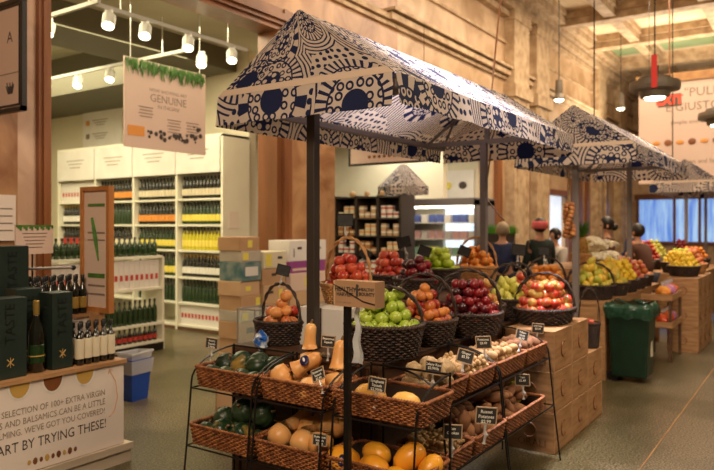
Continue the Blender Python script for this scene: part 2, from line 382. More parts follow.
for x in (13.9, 15.3, 20.6, 23.3):
    b.box(x, 5.38, 0, x+.9, 5.6, 6.8); b.box(x-.08, 5.32, 4.35, x+.98, 5.6, 4.62); b.box(x-.05, 5.35, 6.0, x+.95, 5.6, 6.5)
    b.box(x+.12, 5.34, .5, x+.2, 5.38, 4.3); b.box(x+.7, 5.34, .5, x+.78, 5.38, 4.3)
struct('trim_4', b, M['stone_trim'])
b = MB()      # dark panels between the pilasters
for x in (13.3, 14.95, 18.3, 19.2, 19.9, 22.0): b.box(x, 5.52, 0, x+.28, 5.6, 3.4)
b.box(16.35, 5.5, 0, 16.5, 5.6, 2.5); b.box(18.1, 5.5, 0, 18.25, 5.6, 2.5); b.box(16.35, 5.5, 2.35, 18.25, 5.6, 2.5)
struct('trim_5', b, M['brown_trim'])
struct('door_1', MB().box(16.5, 5.7, 0, 18.1, 5.74, 2.35), M['door_lit'])['label'] = 'bright glazed doorway in the far side wall'
b = MB()      # far end wall with three windows
b.box(26, -4, 0, 26.3, 2.4, 6.8); b.box(26, 5.4, 0, 26.3, 5.9, 6.8); b.box(26, 2.4, 0, 26.3, 5.4, 1.0); b.box(26, 2.4, 2.55, 26.3, 5.4, 6.8)
struct('wall_back', b, M['marble_cream'])
b = MB(); b.box(25.9, 2.3, 2.5, 26, 5.5, 2.7); b.box(25.9, 2.3, .9, 26, 5.5, 1.02)
for y in (2.35, 3.35, 4.15, 5.36): b.box(25.92, y, 1, 26, y+.09, 2.55)
b.box(25.8, -4, 4.6, 26, 5.6, 4.95); b.box(25.85, -4, 6.2, 26, 5.6, 6.8)
struct('trim_6', b, M['brown_trim'])
struct('window_1', MB().box(26.1, 2.4, 1.0, 26.14, 5.4, 2.55), M['window_lit'])
b = MB(); b.box(-3, -4, 6.8, 27, 5.9, 7.0)
struct('ceiling', b, M['plaster'])
b = MB()      # coffered beams
for x in (8, 11, 14, 16.6, 19.2, 22.2, 24.9): b.box(x, -4, 6.45, x+.35, 5.6, 6.8); b.box(x-.08, -4, 6.62, x+.43, 5.6, 6.8)
for y in (-.1, 1.95, 3.95, 5.1): b.box(6, y, 6.5, 26, y+.25, 6.8); b.box(6, y-.06, 6.66, 26, y+.31, 6.8)
struct('trim_7', b, M['stone_trim'])
b = MB()
for x in (19.75,):
    for y in (2.35, 4.3): b.box(x+.15, y+.05, 6.74, x+1.85, y+(1.4 if y < 4 else .75), 6.79)
struct('window_2', b, M['skylight'])['label'] = 'green glass skylight panes in the coffered ceiling'
# ------------------------------------------------------------ shop behind the left opening
b = MB(); b.box(2.6, 12.6, 0, 8, 12.8, 4.3); b.box(2.5, 5.9, 0, 2.6, 12.6, 4.3)
b.box(7.75, 7.28, 0, 7.9, 12.6, 4.3); b.box(11.6, 5.9, 0, 11.75, 9.6, 4.3); b.box(7.9, 9.5, 0, 11.6, 9.6, 4.3)
struct('wall_shop', b, M['cream'])
struct('ceiling_shop', MB().box(2.5, 5.9, 4.3, 12, 12.8, 4.4), M['shop_ceiling'])
b = MB(); b.box(2.6, 7.5, 3.98, 7.7, 8.4, 4.3); b.box(6.4, 8.4, 3.7, 7.75, 12.6, 4.3)
struct('trim_8', b, M['duct'])['label'] = 'dark bulkhead below the shop ceiling'
# dairy corner behind the second opening
b = MB(); b.box(13.2, 5.9, 0, 13.35, 8.6, 3.6); b.box(7.69, 8.5, 0, 13.2, 8.6, 3.6)
struct('wall_dairy', b, M['cream'])
struct('ceiling_dairy', MB().box(7.8, 5.9, 3.5, 13.3, 8.6, 3.6), M['shop_ceiling'])
# white information boards
def board(name, label, cat, mb, m, loc, group=None): return tag(obj(name, mb, M[m], None, loc), label, cat, group)
t = thing('information_board', 'white board with small food pictures high on the shop wall above the bottle shelves', 'board', (7.72, 10.9, 3.05))
obj('panel', MB().box(-.02, -.58, 0, .02, .58, 1.0), M['paper_white'], t)
for i, (z, m) in enumerate(((.72, 'ink'), (.45, 'label_orange'), (.2, 'ink_soft'))):
    obj('picture', MB().cbox((-.03, .42, z), (.01, .09, .09)), M[m], t)
    for k in range(3): obj('text_line', MB().cbox((-.026, .05, z+.04-k*.045), (.006, .45-.1*k, .012)), M['ink_soft'], t)
# ------------------------------------------------------------ track lights
def track(loc, length, alongx, label, spots):
    t = thing('ceiling_track', label, 'track', loc, 0)
    d = (length, .035, .04) if alongx else (.035, length, .04)
    obj('rail', MB().cbox((0, 0, 0), d), M['rail'], t)
    for s_ in (-.35, .35):
        p = (s_*length, 0) if alongx else (0, s_*length)
        obj('hanger_rod', MB().tube([(p[0], p[1], .02), (p[0], p[1], .5)], .006), M['white'], t)
    return t
def spotlight(x, y, z, label, aim=(-.5, -.45), s=1.0, group=None):
    t = thing('track_spotlight', label, 'spotlight', (x, y, z), math.atan2(aim[1], aim[0]), group); t.scale = (.78,)*3
    b = MB().cbox((0, 0, -.05), (.04, .1, .1)); b.tube([(0, 0, -.08), (0, 0, -.13)], .012); obj('mounting_arm', b, M['white'], t)
    a = Vector((.5, 0, -.85)).normalized(); p = Vector((0, 0, -.13))
    b = MB().tube([p-a*.07, p-a*.06, p+a*.10, p+a*.115], [.05, .085, .085, .09], 14)
    obj('lamp_head', b, M['rail'], t, smooth=False)
    obj('lens', MB().tube([p+a*.1155, p+a*.122], .074, 14), M['lamp_on'], t)
    return t
track((4.1, 6.4, 3.8), 1.1, False, 'white lighting track running away from the opening near the left pilaster', 1)
track((5.2, 5.96, 3.8), 2.2, True, 'white lighting track running along just behind the shop opening', 3)
track((5.87, 8.3, 3.8), 3.6, False, 'white lighting track deeper in the shop above the hanging poster', 3)
for i, (x, y, l) in enumerate(((4.12, 6.75, 'leftmost spotlight, turned sideways, on the front tracks'), (4.30, 5.97, 'white spotlight second from the left on the front tracks'),
        (4.75, 5.97, 'white spotlight third from the left on the front tracks'), (5.35, 5.97, 'white spotlight above the leafy top of the hanging poster'),
        (5.89, 9.7, 'small lit spotlight at the left end of the deeper track'), (5.89, 8.9, 'middle lit spotlight of the deeper track'),
        (5.89, 8.15, 'lit spotlight on the deeper track right before the hanging poster'), (6.0, 6.45, 'spotlight to the right of the hanging poster'),
        (6.05, 5.97, 'rightmost spotlight, beside the top corner of the shop opening'))):
    spotlight(x, y, 3.79, l)
# ------------------------------------------------------------ posters and signs
t = thing('hanging_poster', 'rosy hanging poster with leafy garland on top reading genuine', 'poster', (5.235, 6.2, 2.45))
obj('sheet', MB().box(-.585, -.008, 0, .585, .008, .98), M['pink_paper'], t)
r3 = facing(0, -1)
lettering('NOW SHOWING ART', .055, (.02, -.0095, .665), r3, t, 'ink_soft'); lettering('GENUINE', .125, (.02, -.0095, .575), r3, t, 'ink_soft')
lettering('IN ITALIAN!', .06, (.02, -.0095, .485), r3, t, 'ink_soft')
for x, z, n in ((-.30, .46, 4), (.10, .36, 5), (.38, .36, 5)):
    for k in range(n): obj('text_line', MB().cbox((x, -.0095, z-.035*k), (.20-.03*(k % 2), .003, .010)), M['ink_soft'], t)
obj('picture', MB().box(-.54, -.012, .13, -.32, -.009, .24), M['label_orange'], t, label='orange cup of tea printed on the poster')
rng = random.Random(3)
b = MB()
for k in range(40):
    x = rng.uniform(-.28, .52); b.ball((x, -.011, .12+rng.random()*(.09 if abs(x-.42) > .1 else .2)), rng.uniform(.012, .03), n=6, m=4, sq=(1, .1, 1))
obj('picture', b, M['ink'], t, label='printed dark berries and spices')
b = MB()
for k in range(150):
    x = rng.uniform(-.57, .57); z = .98; l = rng.uniform(.06, .22); dx = rng.uniform(-.05, .05); wd = .018
    y = -.012-rng.random()*.02
    b.add([(x, y, z), (x-wd, y-.004, z-l*.5), (x+dx, y, z-l), (x+wd, y+.004, z-l*.5)], [(0, 1, 2, 3)])
obj('leaf_garland', b, M['leaf'], t)
for x in (-.5, .5): obj('hanging_wire', MB().tube([(x, 0, .98), (x, 0, 1.85)], .004), M['white'], t)
# framed sign jutting out at the left edge
t = thing('projecting_sign', 'rosy projecting sign in a dark bronze frame, cut by the left edge', 'sign', (2.95, 5.42, 2.50))
b = MB()
for (y0, y1, z0, z1) in ((-.26, .24, 0, .035), (-.26, .24, .865, .9), (-.26, -.225, 0, .9), (.205, .24, 0, .9)): b.box(-.02, y0, z0, .02, y1, z1)
obj('frame', b, M['black'], t)
b = MB()
for (y0, y1, z0, z1) in ((-.21, .2, .05, .062), (-.21, .2, .838, .85), (-.21, -.198, .05, .85)): b.box(-.016, y0, z0, .016, y1, z1)
obj('inner_frame', b, M['black'], t)
obj('panel', MB().box(-.008, -.2, .06, .008, .2, .84), M['pink_paper'], t)
rx = facing(-1, 0)
lettering('A', .13, (-.0095, -.06, .60), rx, t, 'ink'); obj('rule', MB().box(-.0105, -.19, .31, -.0085, .2, .316), M['ink_soft'], t)
b = MB()
for k in range(9): b.tube([(-.012, -.1-.0+.012*k*.6, .15), (-.012, -.12+.014*k, .22+.02*math.sin(k*2))], .004)
obj('picture', b, M['ink'], t, label='small printed sprig')
obj('bracket', MB().box(-.012, .24, .8, .012, .30, .83), M['black'], t)
# hanging framed sign in front of the dairy corner
t = thing('hanging_sign', 'dark framed hanging sign with a row of small pictures above the dairy rack', 'sign', (8.3, 5.12, 2.47))
b = MB()
for (y0, y1, z0, z1) in ((-.66, .66, 0, .03), (-.66, .66, .57, .6), (-.66, -.63, 0, .6), (.63, .66, 0, .6)): b.box(-.02, y0, z0, .02, y1, z1)
obj('frame', b, M['black'], t); obj('panel', MB().box(-.008, -.63, .03, .008, .63, .57), M['pink_paper'], t)
b = MB()
for k in range(8): b.ball((-.012, -.3+k*.085, .12), .03, n=8, m=5, sq=(.2, 1, .8))
obj('picture', b, M['brown_trim'], t)
for y in (-.6, .6): obj('hanging_wire', MB().tube([(0, y, .6), (0, y, 1.9)], .004), M['black'], t)
# wall poster with four dots
t = thing('wall_poster', 'cream wall poster with red, green, yellow and dark fruit pictures above the dairy case', 'poster', (13.16, 6.98, 2.14))
obj('sheet', MB().box(-.015, -1.0, 0, .015, 1.4, .62), M['paper_white'], t)
for y, m in ((.3, 'label_red'), (-.04, 'leaf'), (-.40, 'label_yellow'), (-.75, 'ink')):
    obj('picture', MB().ball((-.02, y, .3), .1, n=10, m=6, sq=(.1, 1, .8)), M[m], t)
t = thing('canvas_picture', 'pale picture with a blue-green round motif left of the fruit poster', 'picture', (13.14, 8.3, 2.1))
obj('sheet', MB().box(-.015, -.28, 0, .015, .3, .75), M['paper_white'], t); obj('picture', MB().ball((-.02, 0, .35), .13, n=10, m=6, sq=(.1, 1, 1)), M['duct'], t)
# the big banner at the back
t = thing('hanging_banner', 'large cream banner reading pulito e giusto hung far down the hall', 'banner', (15, 2.1, 2.45))
obj('sheet', MB().box(-.01, -1.1, 0, .01, 1.0, 2.05), M['pink_paper'], t)
obj('top_rail', MB().box(-.04, -1.15, 2.05, .04, 1.05, 2.22), M['gold_trim'], t)
lettering('"PULITO', .25, (-.013, -.32, 1.80), rx, t, 'ink_soft'); lettering('E GIUSTO"', .23, (-.013, -.05, 1.52), rx, t, 'ink_soft')
lettering('simple and clean', .12, (-.013, .0, 1.22), rx, t, 'ink_soft'); lettering('food, clean and fair', .12, (-.013, .0, .42), rx, t, 'ink_soft')
for k in range(7): obj('picture', MB().ball((-.015, .66-.22*k, .82), .075, n=8, m=5, sq=(.15, 1, .6+.3*(k % 2))), M['brown_trim' if k % 2 else 'label_orange'], t)
for y in (-.9, .8): obj('hanging_wire', MB().tube([(0, y, 2.2), (0, y, 4.0)], .006), M['black'], t)
t = thing('exit_sign', 'red lit exit sign hanging in front of the big cream banner', 'exit sign', (13.6, 2.28, 3.72))
obj('housing', MB().box(-.02, -.20, .06, .02, .20, .29), M['lamp_grey'], t)
lettering('EXIT', .23, (-.024, 0, .17), rx, t, 'exit_red', bold=.004)
obj('hanging_rod', MB().tube([(0, 0, .34), (0, 0, 2.75)], .012), M['brown_trim'], t)
# pendants
def big_pendant(loc, s, label, red):
    t = thing('dome_pendant', label, 'pendant lamp', loc)
    obj('shade', MB().lathe([(.05, .17), (.2, .17), (.215, .12), (.31, .11), (.32, .05), (.31, .0), (.20, -.02), (.18, -.09), (.155, -.10), (.14, -.09)], 28), M['lamp_grey'], t, smooth=False)
    obj('bulb', MB().lathe([(.02, -.085), (.13, -.088), (.12, -.115), (.02, -.12)], 20), M['lamp_on'], t)
    obj('cord', MB().tube([(0, 0, .3), (0, 0, 6.5-loc[2])], .009), M['black'], t)
    spot('pendant_glow', (loc[0], loc[1], loc[2]-.15), (loc[0], loc[1], 0), 90, (1, .8, .55), 120, .12)
    obj('neck', MB().tube([(0, 0, .17), (0, 0, .33)], .05, 10), M['lamp_grey'], t)
    if red: obj('red_ribbon', MB().box(-.33, -.09, -.02, -.325, -.02, .40), M['exit_red'] if 0 else M['red'], t)
    t.scale = (s,)*3; return t
big_pendant((9.66, 1.80, 3.38), 1, 'big grey dome pendant with a red ribbon, nearer of the two', True)
big_pendant((12.6, 1.36, 3.34), 1, 'big grey dome pendant cut by the right edge', False)
def small_pendant(loc, label, top=6.8):
    t = thing('small_pendant', label, 'pendant lamp', loc)
    obj('shade', MB().lathe([(.03, .42), (.07, .40), (.08, .2), (.075, .12), (.12, .02), (.11, 0)], 16), M['lamp_grey'], t)
    obj('bulb', MB().ball((0, 0, .0), .095, sq=(1, 1, .5)), M['lamp_on'], t)
    obj('cord', MB().tube([(0, 0, .42), (0, 0, top-loc[2])], .01), M['black'], t)
small_pendant((13.92, 4.43, 4.18), 'small bell pendant over the second stall canopy')
small_pendant((18.8, 4.34, 4.68), 'small bell pendant farther back, left of the big dome pendant')
# hanging cables
for n, (x, y, z0, z1, lb) in enumerate(((8.6, 2.3, 2.75, 6.5, 'thin dark cable dropping to the second canopy'), (11.9, 1.95, 2.5, 6.5, 'thin dark cable in front of the big banner'))):
    tag(obj('hanging_cable', MB().tube([(x, y, z0), (x, y, z1)], .008), M['black']), lb, 'cable')
tag(obj('long_rope', MB().tube([(5.7, 2.42, 2.78), (5.75, 2.38, 3.4), (5.9, 2.30, 4.6), (6.2, 2.25, 6.8)], .008), M['brown_trim']), 'reddish brown rope rising from the far end of the nearest canopy', 'rope')
tag(obj('dangling_rope', MB().tube([(5.75, 2.45, 2.25), (5.72, 2.48, 1.95), (5.71, 2.47, 1.83), (5.76, 2.40, 1.72), (5.80, 2.34, 1.64)], .007), M['brown_trim']), 'red rope end dangling right of the grey canopy post', 'rope')
# ------------------------------------------------------------ bottles (one small mesh each)
def bottle_mesh(name, glass, label, cap, r=.033, h=.30, lt=.43, n=10):
    b = MB(); q = 1.0
    b.lathe([(r*.9, 0), (r, .01), (r, h*.58), (r*.75, h*.68), (r*.38, h*.76), (r*.36, h*.90)], n, mi=0)
    b.lathe([(r*1.03, h*.15), (r*1.04, h*.16), (r*1.04, h*lt), (r*1.03, h*(lt+.01))], n, mi=1)
    b.lathe([(r*.44, h*.86), (r*.46, h*.87), (r*.46, h*.99), (r*.40, h)], n, mi=2)
    return mesh_of(name, b, [M[glass], M[label], M[cap]], True)
BM = {k: bottle_mesh('bottle_'+k, *a) for k, a in {
    'cream': ('glass_dark', 'label_cream', 'cap_black'), 'yellow': ('glass_green', 'label_yellow', 'cap_black'), 'oil': ('oil_yellow', 'label_yellow', 'cap_black'),
    'orange': ('glass_dark', 'label_orange', 'cap_black'), 'white': ('glass_dark', 'label_white', 'cap_gold'), 'red': ('glass_dark', 'label_red', 'cap_black'),
    'plain': ('glass_green', 'glass_green', 'cap_black')}.items()}
carton = MB().cbox((0, 0, .15), (.075, .08, .30), 0); carton.cbox((0, 0, .12), (.077, .045, .06), 1); carton.cbox((0, 0, .12), (.045, .082, .06), 1)
BM['carton'] = mesh_of('carton', carton, [M['paper_white'], M['label_red']])
def place_mesh(name, me, loc, label, cat, group, rz=0):
    o = bpy.data.objects.new(name, me); COL.objects.link(o); o.location = loc; o.rotation_euler = (0, 0, rz); return tag(o, label, cat, group)
YS = [7.21, 8.17, 9.20, 10.21, 11.30]
ZS = [.08, .42, .81, 1.22, 1.61, 2.0]
t = thing('wall_shelving', 'tall cream shelving unit full of oil bottles across the shop', 'shelves', (0, 0, 0))
b = MB(); b.box(7.08, 7.17, 0, 7.64, 7.21, 2.93)
obj('side_panel', b, M['shelf_white'], t)
for y in YS[1:]: obj('upright', MB().box(7.08, y-.02, 0, 7.62, y+.02, 2.4), M['shelf_white'], t)
obj('back_panel', MB().box(7.62, 7.21, 0, 7.64, 11.32, 2.4), M['shelf_white'], t)
for z in ZS: obj('shelf_board', MB().box(7.10, 7.21, z-.03, 7.62, 11.30, z), M['shelf_white'], t)
obj('plinth', MB().box(7.085, 7.21, 0, 7.62, 11.30, .05), M['wood_dark'], t)
for i in range(4):
    hp = obj('header_panel', MB().box(7.06, YS[i]+.01, 2.38, 7.10, YS[i+1]-.01, 2.90), M['paper_white'], t)
    for k in range(3): obj('text_line', MB().cbox((7.057, (YS[i]+YS[i+1])/2, 2.72-k*.06), (.004, .5-.1*k, .012)), M['ink_soft'], hp)
obj('top_board', MB().box(7.08, 7.17, 2.90, 7.64, 11.32, 2.94), M['shelf_white'], t)
obj('notice', MB().box(7.2, 7.163, 1.55, 7.4, 7.168, 1.8), M['paper'], t, label='small notice taped on the end panel')
bay = ['rightmost bay', 'second bay from the right', 'third bay from the right', 'leftmost bay']
rown = ['bottom shelf', 'second shelf up', 'third shelf up', 'fourth shelf up', 'shelf second from the top', 'top shelf']
kinds = {0: ['carton', 'plain', 'white', 'oil', 'yellow', 'cream'], 1: ['plain', 'plain', 'yellow', 'yellow', 'orange', 'cream'], 2: ['plain', 'plain', 'plain', 'cream', 'plain', 'orange'], 3: ['plain', 'plain', 'plain', 'red', 'white', 'carton']}
words = {'cream': 'dark bottles with cream labels', 'yellow': 'green bottles with yellow labels', 'oil': 'bright yellow oil bottles', 'orange': 'dark bottles with orange labels',
         'white': 'dark bottles with white labels', 'red': 'dark bottles with red labels', 'plain': 'plain dark green bottles', 'carton': 'white cartons with a red band'}
single = {k: v.replace('bottles', 'bottle').replace('cartons', 'carton').replace('labels', 'label') for k, v in words.items()}
for i in range(4):
    for r in range(6):
        if (i >= 2 and r < 3) or (i == 1 and r < 1): continue
        k = kinds[i][r]; n = 12
        y0, y1 = YS[i]+.07, YS[i+1]-.07
        for j in range(n):
            place_mesh('bottle' if k != 'carton' else 'wine_carton', BM[k], (7.18, y0+(y1-y0)*j/(n-1), ZS[r]), '%s, %s, %s' % (single[k], rown[r], bay[i]), 'bottle' if k != 'carton' else 'carton', '%s on the %s, %s' % (words[k], rown[r], bay[i])).scale = (1, 1, 1.14)
# low gondola in front of it
t = thing('low_shelving', 'low white shelving unit in front of the tall bottle shelves', 'shelves', (0, 0, 0))
for x in (4.2, 5.84): obj('side_panel', MB().box(x, 7.0, 0, x+.03, 7.42, 1.19), M['shelf_white'], t)
for z in (.13, .36, .81, 1.21): obj('shelf_board', MB().box(4.23, 6.99, z-.03, 5.84, 7.42, z), M['shelf_white'], t)
obj('base', MB().box(4.23, 6.985, 0, 5.845, 7.42, .10), M['black'], t, label='dark base')
gz = [('plain', 1.21, .32, 'top'), ('carton', .81, .34, 'second shelf'), ('plain', .36, 0, 'third shelf'), ('red', .13, 0, 'lowest shelf')]
for k, z, _, nm in gz:
    n = 20
    for j in range(n):
        o = place_mesh('bottle' if k != 'carton' else 'wine_carton', BM[k], (4.32+1.44*j/(n-1), 7.06, z), '%s on the %s of the low white shelving' % (single[k], nm), 'bottle' if k != 'carton' else 'carton', '%s on the %s of the low shelving' % (words[k], nm))
        if nm == 'lowest shelf': o.scale = (.9, .9, .62)
        if nm == 'top': o.scale = (1, 1, .8)
        if nm in ('second shelf',): o.scale = (.95, 1, 1.15)
# red-labelled bottles standing on the shop shelf left of the wooden menu board
# cardboard cartons piled at the pilaster
def carton_box(x0, x1, y0, h, z, m, label, marks):
    t = thing('carton', label, 'box', ((x0+x1)/2, y0, z)); wd = (x1-x0)
    bevel(obj('box_body', MB().box(-wd/2, 0, 0, wd/2, .34, h), M[m], t), .006)
    for (mx, mz, mw, mh, mm) in marks:
        obj('printed_label', MB().box(mx*wd-mw/2, -.003, mz*h-mh/2, mx*wd+mw/2, -.0005, mz*h+mh/2), M[mm], t)
M['purple_card'] = mat('purple_card', (.26, .05, .22), .6); M['blue_card'] = mat('blue_green_card', (.04, .12, .14), .6, c2=(.25, .30, .26), scale=7); M['grey_card'] = mat('grey_white_card', (.48, .42, .34), .7, c2=(.40, .34, .27), scale=5)
hole = lambda x: (x, .62, .08, .03, 'ink')
TAG = [(.25, .5, .08, .09, 'label_yellow')]; TAGL = [(-.3, .5, .09, .08, 'label_yellow')]
rows = [
 (5.36, 5.70, [(.17, 'card_tan', 'brown carton lowest in the left column of the pile', []), (.16, 'card_brown', 'plain brown carton second from the floor, left column', []), (.19, 'card_brown', 'brown carton with a dark smudge, left column', [(.1, .5, .2, .06, 'ink')]), (.12, 'grey_card', 'flat white carton with yellow patch, left column below the tags', TAGL), (.16, 'card_brown', 'brown carton with yellow tag under the blue-green one', [(.35, .5, .07, .10, 'label_yellow')]),
    (.16, 'card_tan', 'tan carton with a yellow patch right under the blue-green one', [(-.1, .5, .08, .05, 'label_yellow')]), (.21, 'blue_card', 'blue-green printed fruit carton in the left column', [(0, .5, .2, .1, 'paper_white')]), (.12, 'grey_card', 'flat white carton near the top of the left column', TAGL), (.15, 'card_brown', 'brown carton topmost of the left column', [(.0, .5, .07, .08, 'label_yellow')])]),
 (5.72, 6.14, [(.17, 'card_tan', 'tan carton lowest of the middle column', []), (.18, 'card_brown', 'brown carton second from the bottom, middle column', []), (.17, 'grey_card', 'white carton with a printed line, middle column', [(0, .5, .2, .02, 'ink_soft')]), (.16, 'card_brown', 'brown carton above the white one, middle column', [hole(.1)]),
    (.21, 'card_tan', 'tan carton with yellow tag, middle column', [(.25, .5, .07, .1, 'label_yellow'), hole(-.2)]), (.19, 'card_brown', 'plain brown carton second from the top, middle column', [hole(0)]), (.19, 'label_cream', 'yellow and tan open carton topmost of the middle column', [(-.3, .5, .1, .14, 'label_yellow'), hole(.2)])]),
 (6.18, 6.92, [(.20, 'card_brown', 'brown carton lowest of the right column', []), (.19, 'card_tan', 'tan carton second from the bottom, right column', [hole(0)]), (.22, 'card_tan', 'tan carton above the middle of the right column', [hole(-.2)]), (.17, 'card_tan', 'tan carton under the rosy one, right column', [hole(.2)]),
    (.22, 'pink_paper', 'rosy carton with a yellow tag, right column', [(-.05, .5, .1, .12, 'label_yellow')]), (.14, 'purple_card', 'purple carton under the top white one', [(-.2, .3, .3, .03, 'pink_paper')]), (.25, 'paper_white', 'white carton with dark hand holes, topmost of the right column', [hole(-.25), (-.4, .4, .015, .1, 'ink'), (-.05, .4, .015, .1, 'ink'), (.3, .6, .06, .02, 'ink')])])]
for x0, x1, L_ in rows:
    z = 0.02
    tag(obj('pallet_slab', MB().box(x0, 5.16, 0, x1, 5.5, .02), M['pallet']), 'thin board under the %s column of cartons' % {5.36: 'left', 5.72: 'middle', 6.18: 'right'}[x0], 'board')
    for n, (h, m, lb, mk) in enumerate(L_):
        j = .02*math.sin(n*2.3+x0); carton_box(x0+.01+j*.5, x1-.02+j*.5, 5.15+abs(j), h, z, m, lb, mk); z += h+.001
# glass jar stand and open carton on the floor next to the pile
t = thing('glass_display', 'clear glass display box with steel edges beside the carton pile', 'display case', (5.32, 4.88, 0))
obj('glass_pane', MB().box(-.17, -.12, .02, .17, .12, .72), mat('clear_glass', (.55, .65, .60), .08, alpha=.25), t)
b = MB()
for x in (-.17, .17):
    for y in (-.12, .12): b.tube([(x, y, 0), (x, y, .74)], .008)
b.tube([(-.17, -.12, .73), (.17, -.12, .73), (.17, .12, .73), (-.17, .12, .73)], .008, closed=True); obj('edge_frame', b, M['post_grey'], t)
t = thing('open_carton', 'open tan cardboard box on the floor behind the squash rack', 'box', (4.3, 4.05, 0), .3)
b = MB(); b.box(-.2, -.2, 0, .2, .2, .02)
for q in ((-.2, -.2, -.19, .2), (.19, -.2, .2, .2), (-.2, -.2, .2, -.19), (-.2, .19, .2, .2)): b.box(q[0], q[1], 0, q[2], q[3], .36)
obj('box_body', b, M['card_tan'], t)
b = MB(); b.add([(-.2, -.2, .36), (-.2, .2, .36), (-.36, .2, .42), (-.36, -.2, .42)], [(0, 1, 2, 3)]); b.add([(-.2, -.2, .36), (.2, -.2, .36), (.2, -.36, .34), (-.2, -.36, .34)], [(3, 2, 1, 0)])
obj('flap', b, M['card_tan'], t)
# white apparatus far behind, right of the shelves
t = thing('standing_lamp', 'pale floor lamp with a dark arm behind the shelving end', 'lamp', (9.9, 7.55, 0))
obj('base', MB().lathe([(.18, 0), (.18, .03), (.03, .05)], 14), M['white'], t); obj('pole', MB().tube([(0, 0, .04), (0, 0, 1.6)], .03), M['white'], t)
obj('lamp_shade', MB().lathe([(.30, 1.25), (.16, 1.75), (.14, 1.75)], 18), mat('lit_shade', (.8, .85, .8), .6, emit=.7), t); obj('arm', MB().cbox((-.25, .12, 1.95), (.1, .34, .2)), M['duct'], t)
# blue basket by the oil cart
t = thing('waste_basket', 'blue plastic waste basket with a clear bag beside the oil cart', 'bin', (4.02, 5.20, 0), .1); t.scale = (.72, .72, .88)
b = MB(); b.add([(-.13, -.09, 0), (.13, -.09, 0), (.13, .09, 0), (-.13, .09, 0), (-.17, -.125, .43), (.17, -.125, .43), (.17, .125, .43), (-.17, .125, .43)], [(3, 2, 1, 0), (0, 1, 5, 4), (1, 2, 6, 5), (2, 3, 7, 6), (3, 0, 4, 7)])
obj('bin_body', b, M['blue_plastic'], t)
b = MB()
for k in range(3):
    z = .28+.07*k; e = .006+.01*math.sin(k*2)
    b.add([(-.16-e, -.12-e, z), (.16+e, -.12-e, z), (.16+e, .12+e, z), (-.16-e, .12+e, z), (-.175-e, -.13-e, z+.075), (.175+e, -.13-e, z+.075), (.175+e, .13+e, z+.075), (-.175-e, .13+e, z+.075)], [(0, 1, 5, 4), (1, 2, 6, 5), (2, 3, 7, 6), (3, 0, 4, 7)])
b.tube([(-.18, -.135, .49), (.18, -.135, .50), (.19, .135, .48), (-.18, .135, .49)], .015, closed=True)
obj('bag_liner', b, M['bag_plastic'], t)
# ------------------------------------------------------------ oil cart at the left
t = thing('oil_display_cart', 'white-panelled oil display cart on a pallet, with printed sentences on its front', 'display cart', (0, 0, 0))
b = MB()
for y in (3.87, 4.2, 4.53): b.box(1.4, y, .0, 2.96, y+.08, .10)
obj('pallet_runner', b, M['pallet'], t)
b = MB()
for k in range(5): b.box(1.4, 3.86+.175*k, .10, 2.97, 3.99+.175*k, .125)
b.box(1.4, 3.855, .085, 2.97, 3.87, .13); obj('pallet_deck', b, M['pallet'], t)
obj('cart_body', MB().box(1.4, 3.90, .13, 2.91, 4.70, .67), M['paper_white'], t)
fp = obj('front_panel', MB().box(1.4, 3.888, .13, 2.915, 3.90, .69), M['paper'], t)
obj('counter_top', MB().box(1.4, 3.87, .67, 2.93, 4.72, .695), M['wood'], t)
r0 = facing(0, -1)
for s_, z, sz in (('SELECTION OF 100+ EXTRA VIRGIN', .500, .054), ('OILS AND BALSAMICS CAN BE A LITTLE', .440, .054), ("OVERWHELMING. WE'VE GOT YOU COVERED!", .380, .054)):
    lettering(s_, sz, (2.77, 3.886, z), r0, fp, 'ink_soft', align='RIGHT').scale = (.80, 1, 1)
lettering('START BY TRYING THESE!', .084, (2.78, 3.886, .295), r0, fp, 'ink', align='RIGHT').scale = (.82, 1, 1)
for k in range(9): obj('printed_fruit', MB().ball((2.25+k*.038, 3.887, .185), .022 if k % 2 else .016, n=8, m=5, sq=(.7, .1, 1)), M['brown_trim' if k % 3 else 'gold_ink'], fp)
for x, m in ((2.19, 'gold_ink'), (2.40, 'brown_trim'), (2.62, 'gold_ink')):
    b = MB(); pts = [(x+.062*math.cos(a), 3.884, .668+.085*math.sin(a)) for a in [PI+PI*i/14 for i in range(15)]]
    b.add(pts, [tuple(range(15))]); obj('oil_sample_disc', b, M[m], fp)
    b = MB(); pts = [(x+.072*math.cos(a), 3.886, .668+.096*math.sin(a)) for a in [PI+PI*i/14 for i in range(15)]]
    b.add(pts, [tuple(range(15))]); obj('disc_rim', b, M['label_white'], fp)
obj('printed_arrow', MB().tube([(2.80, 3.886, .64), (2.85, 3.886, .56), (2.865, 3.886, .45), (2.84, 3.886, .36), (2.80, 3.886, .33)], .002, 4).tube([(2.825, 3.886, .635), (2.80, 3.886, .645), (2.795, 3.886, .615)], .002, 4), M['label_orange'], fp)
t = thing('wooden_riser', 'plain wooden step box on the oil cart behind the green gift boxes', 'riser', (0, 0, 0))
obj('box_body', MB().box(1.6, 4.26, .697, 2.93, 4.68, .96), M['paper_white'], t); obj('top_board', MB().box(1.6, 4.24, .96, 2.95, 4.70, .98), M['wood'], t)
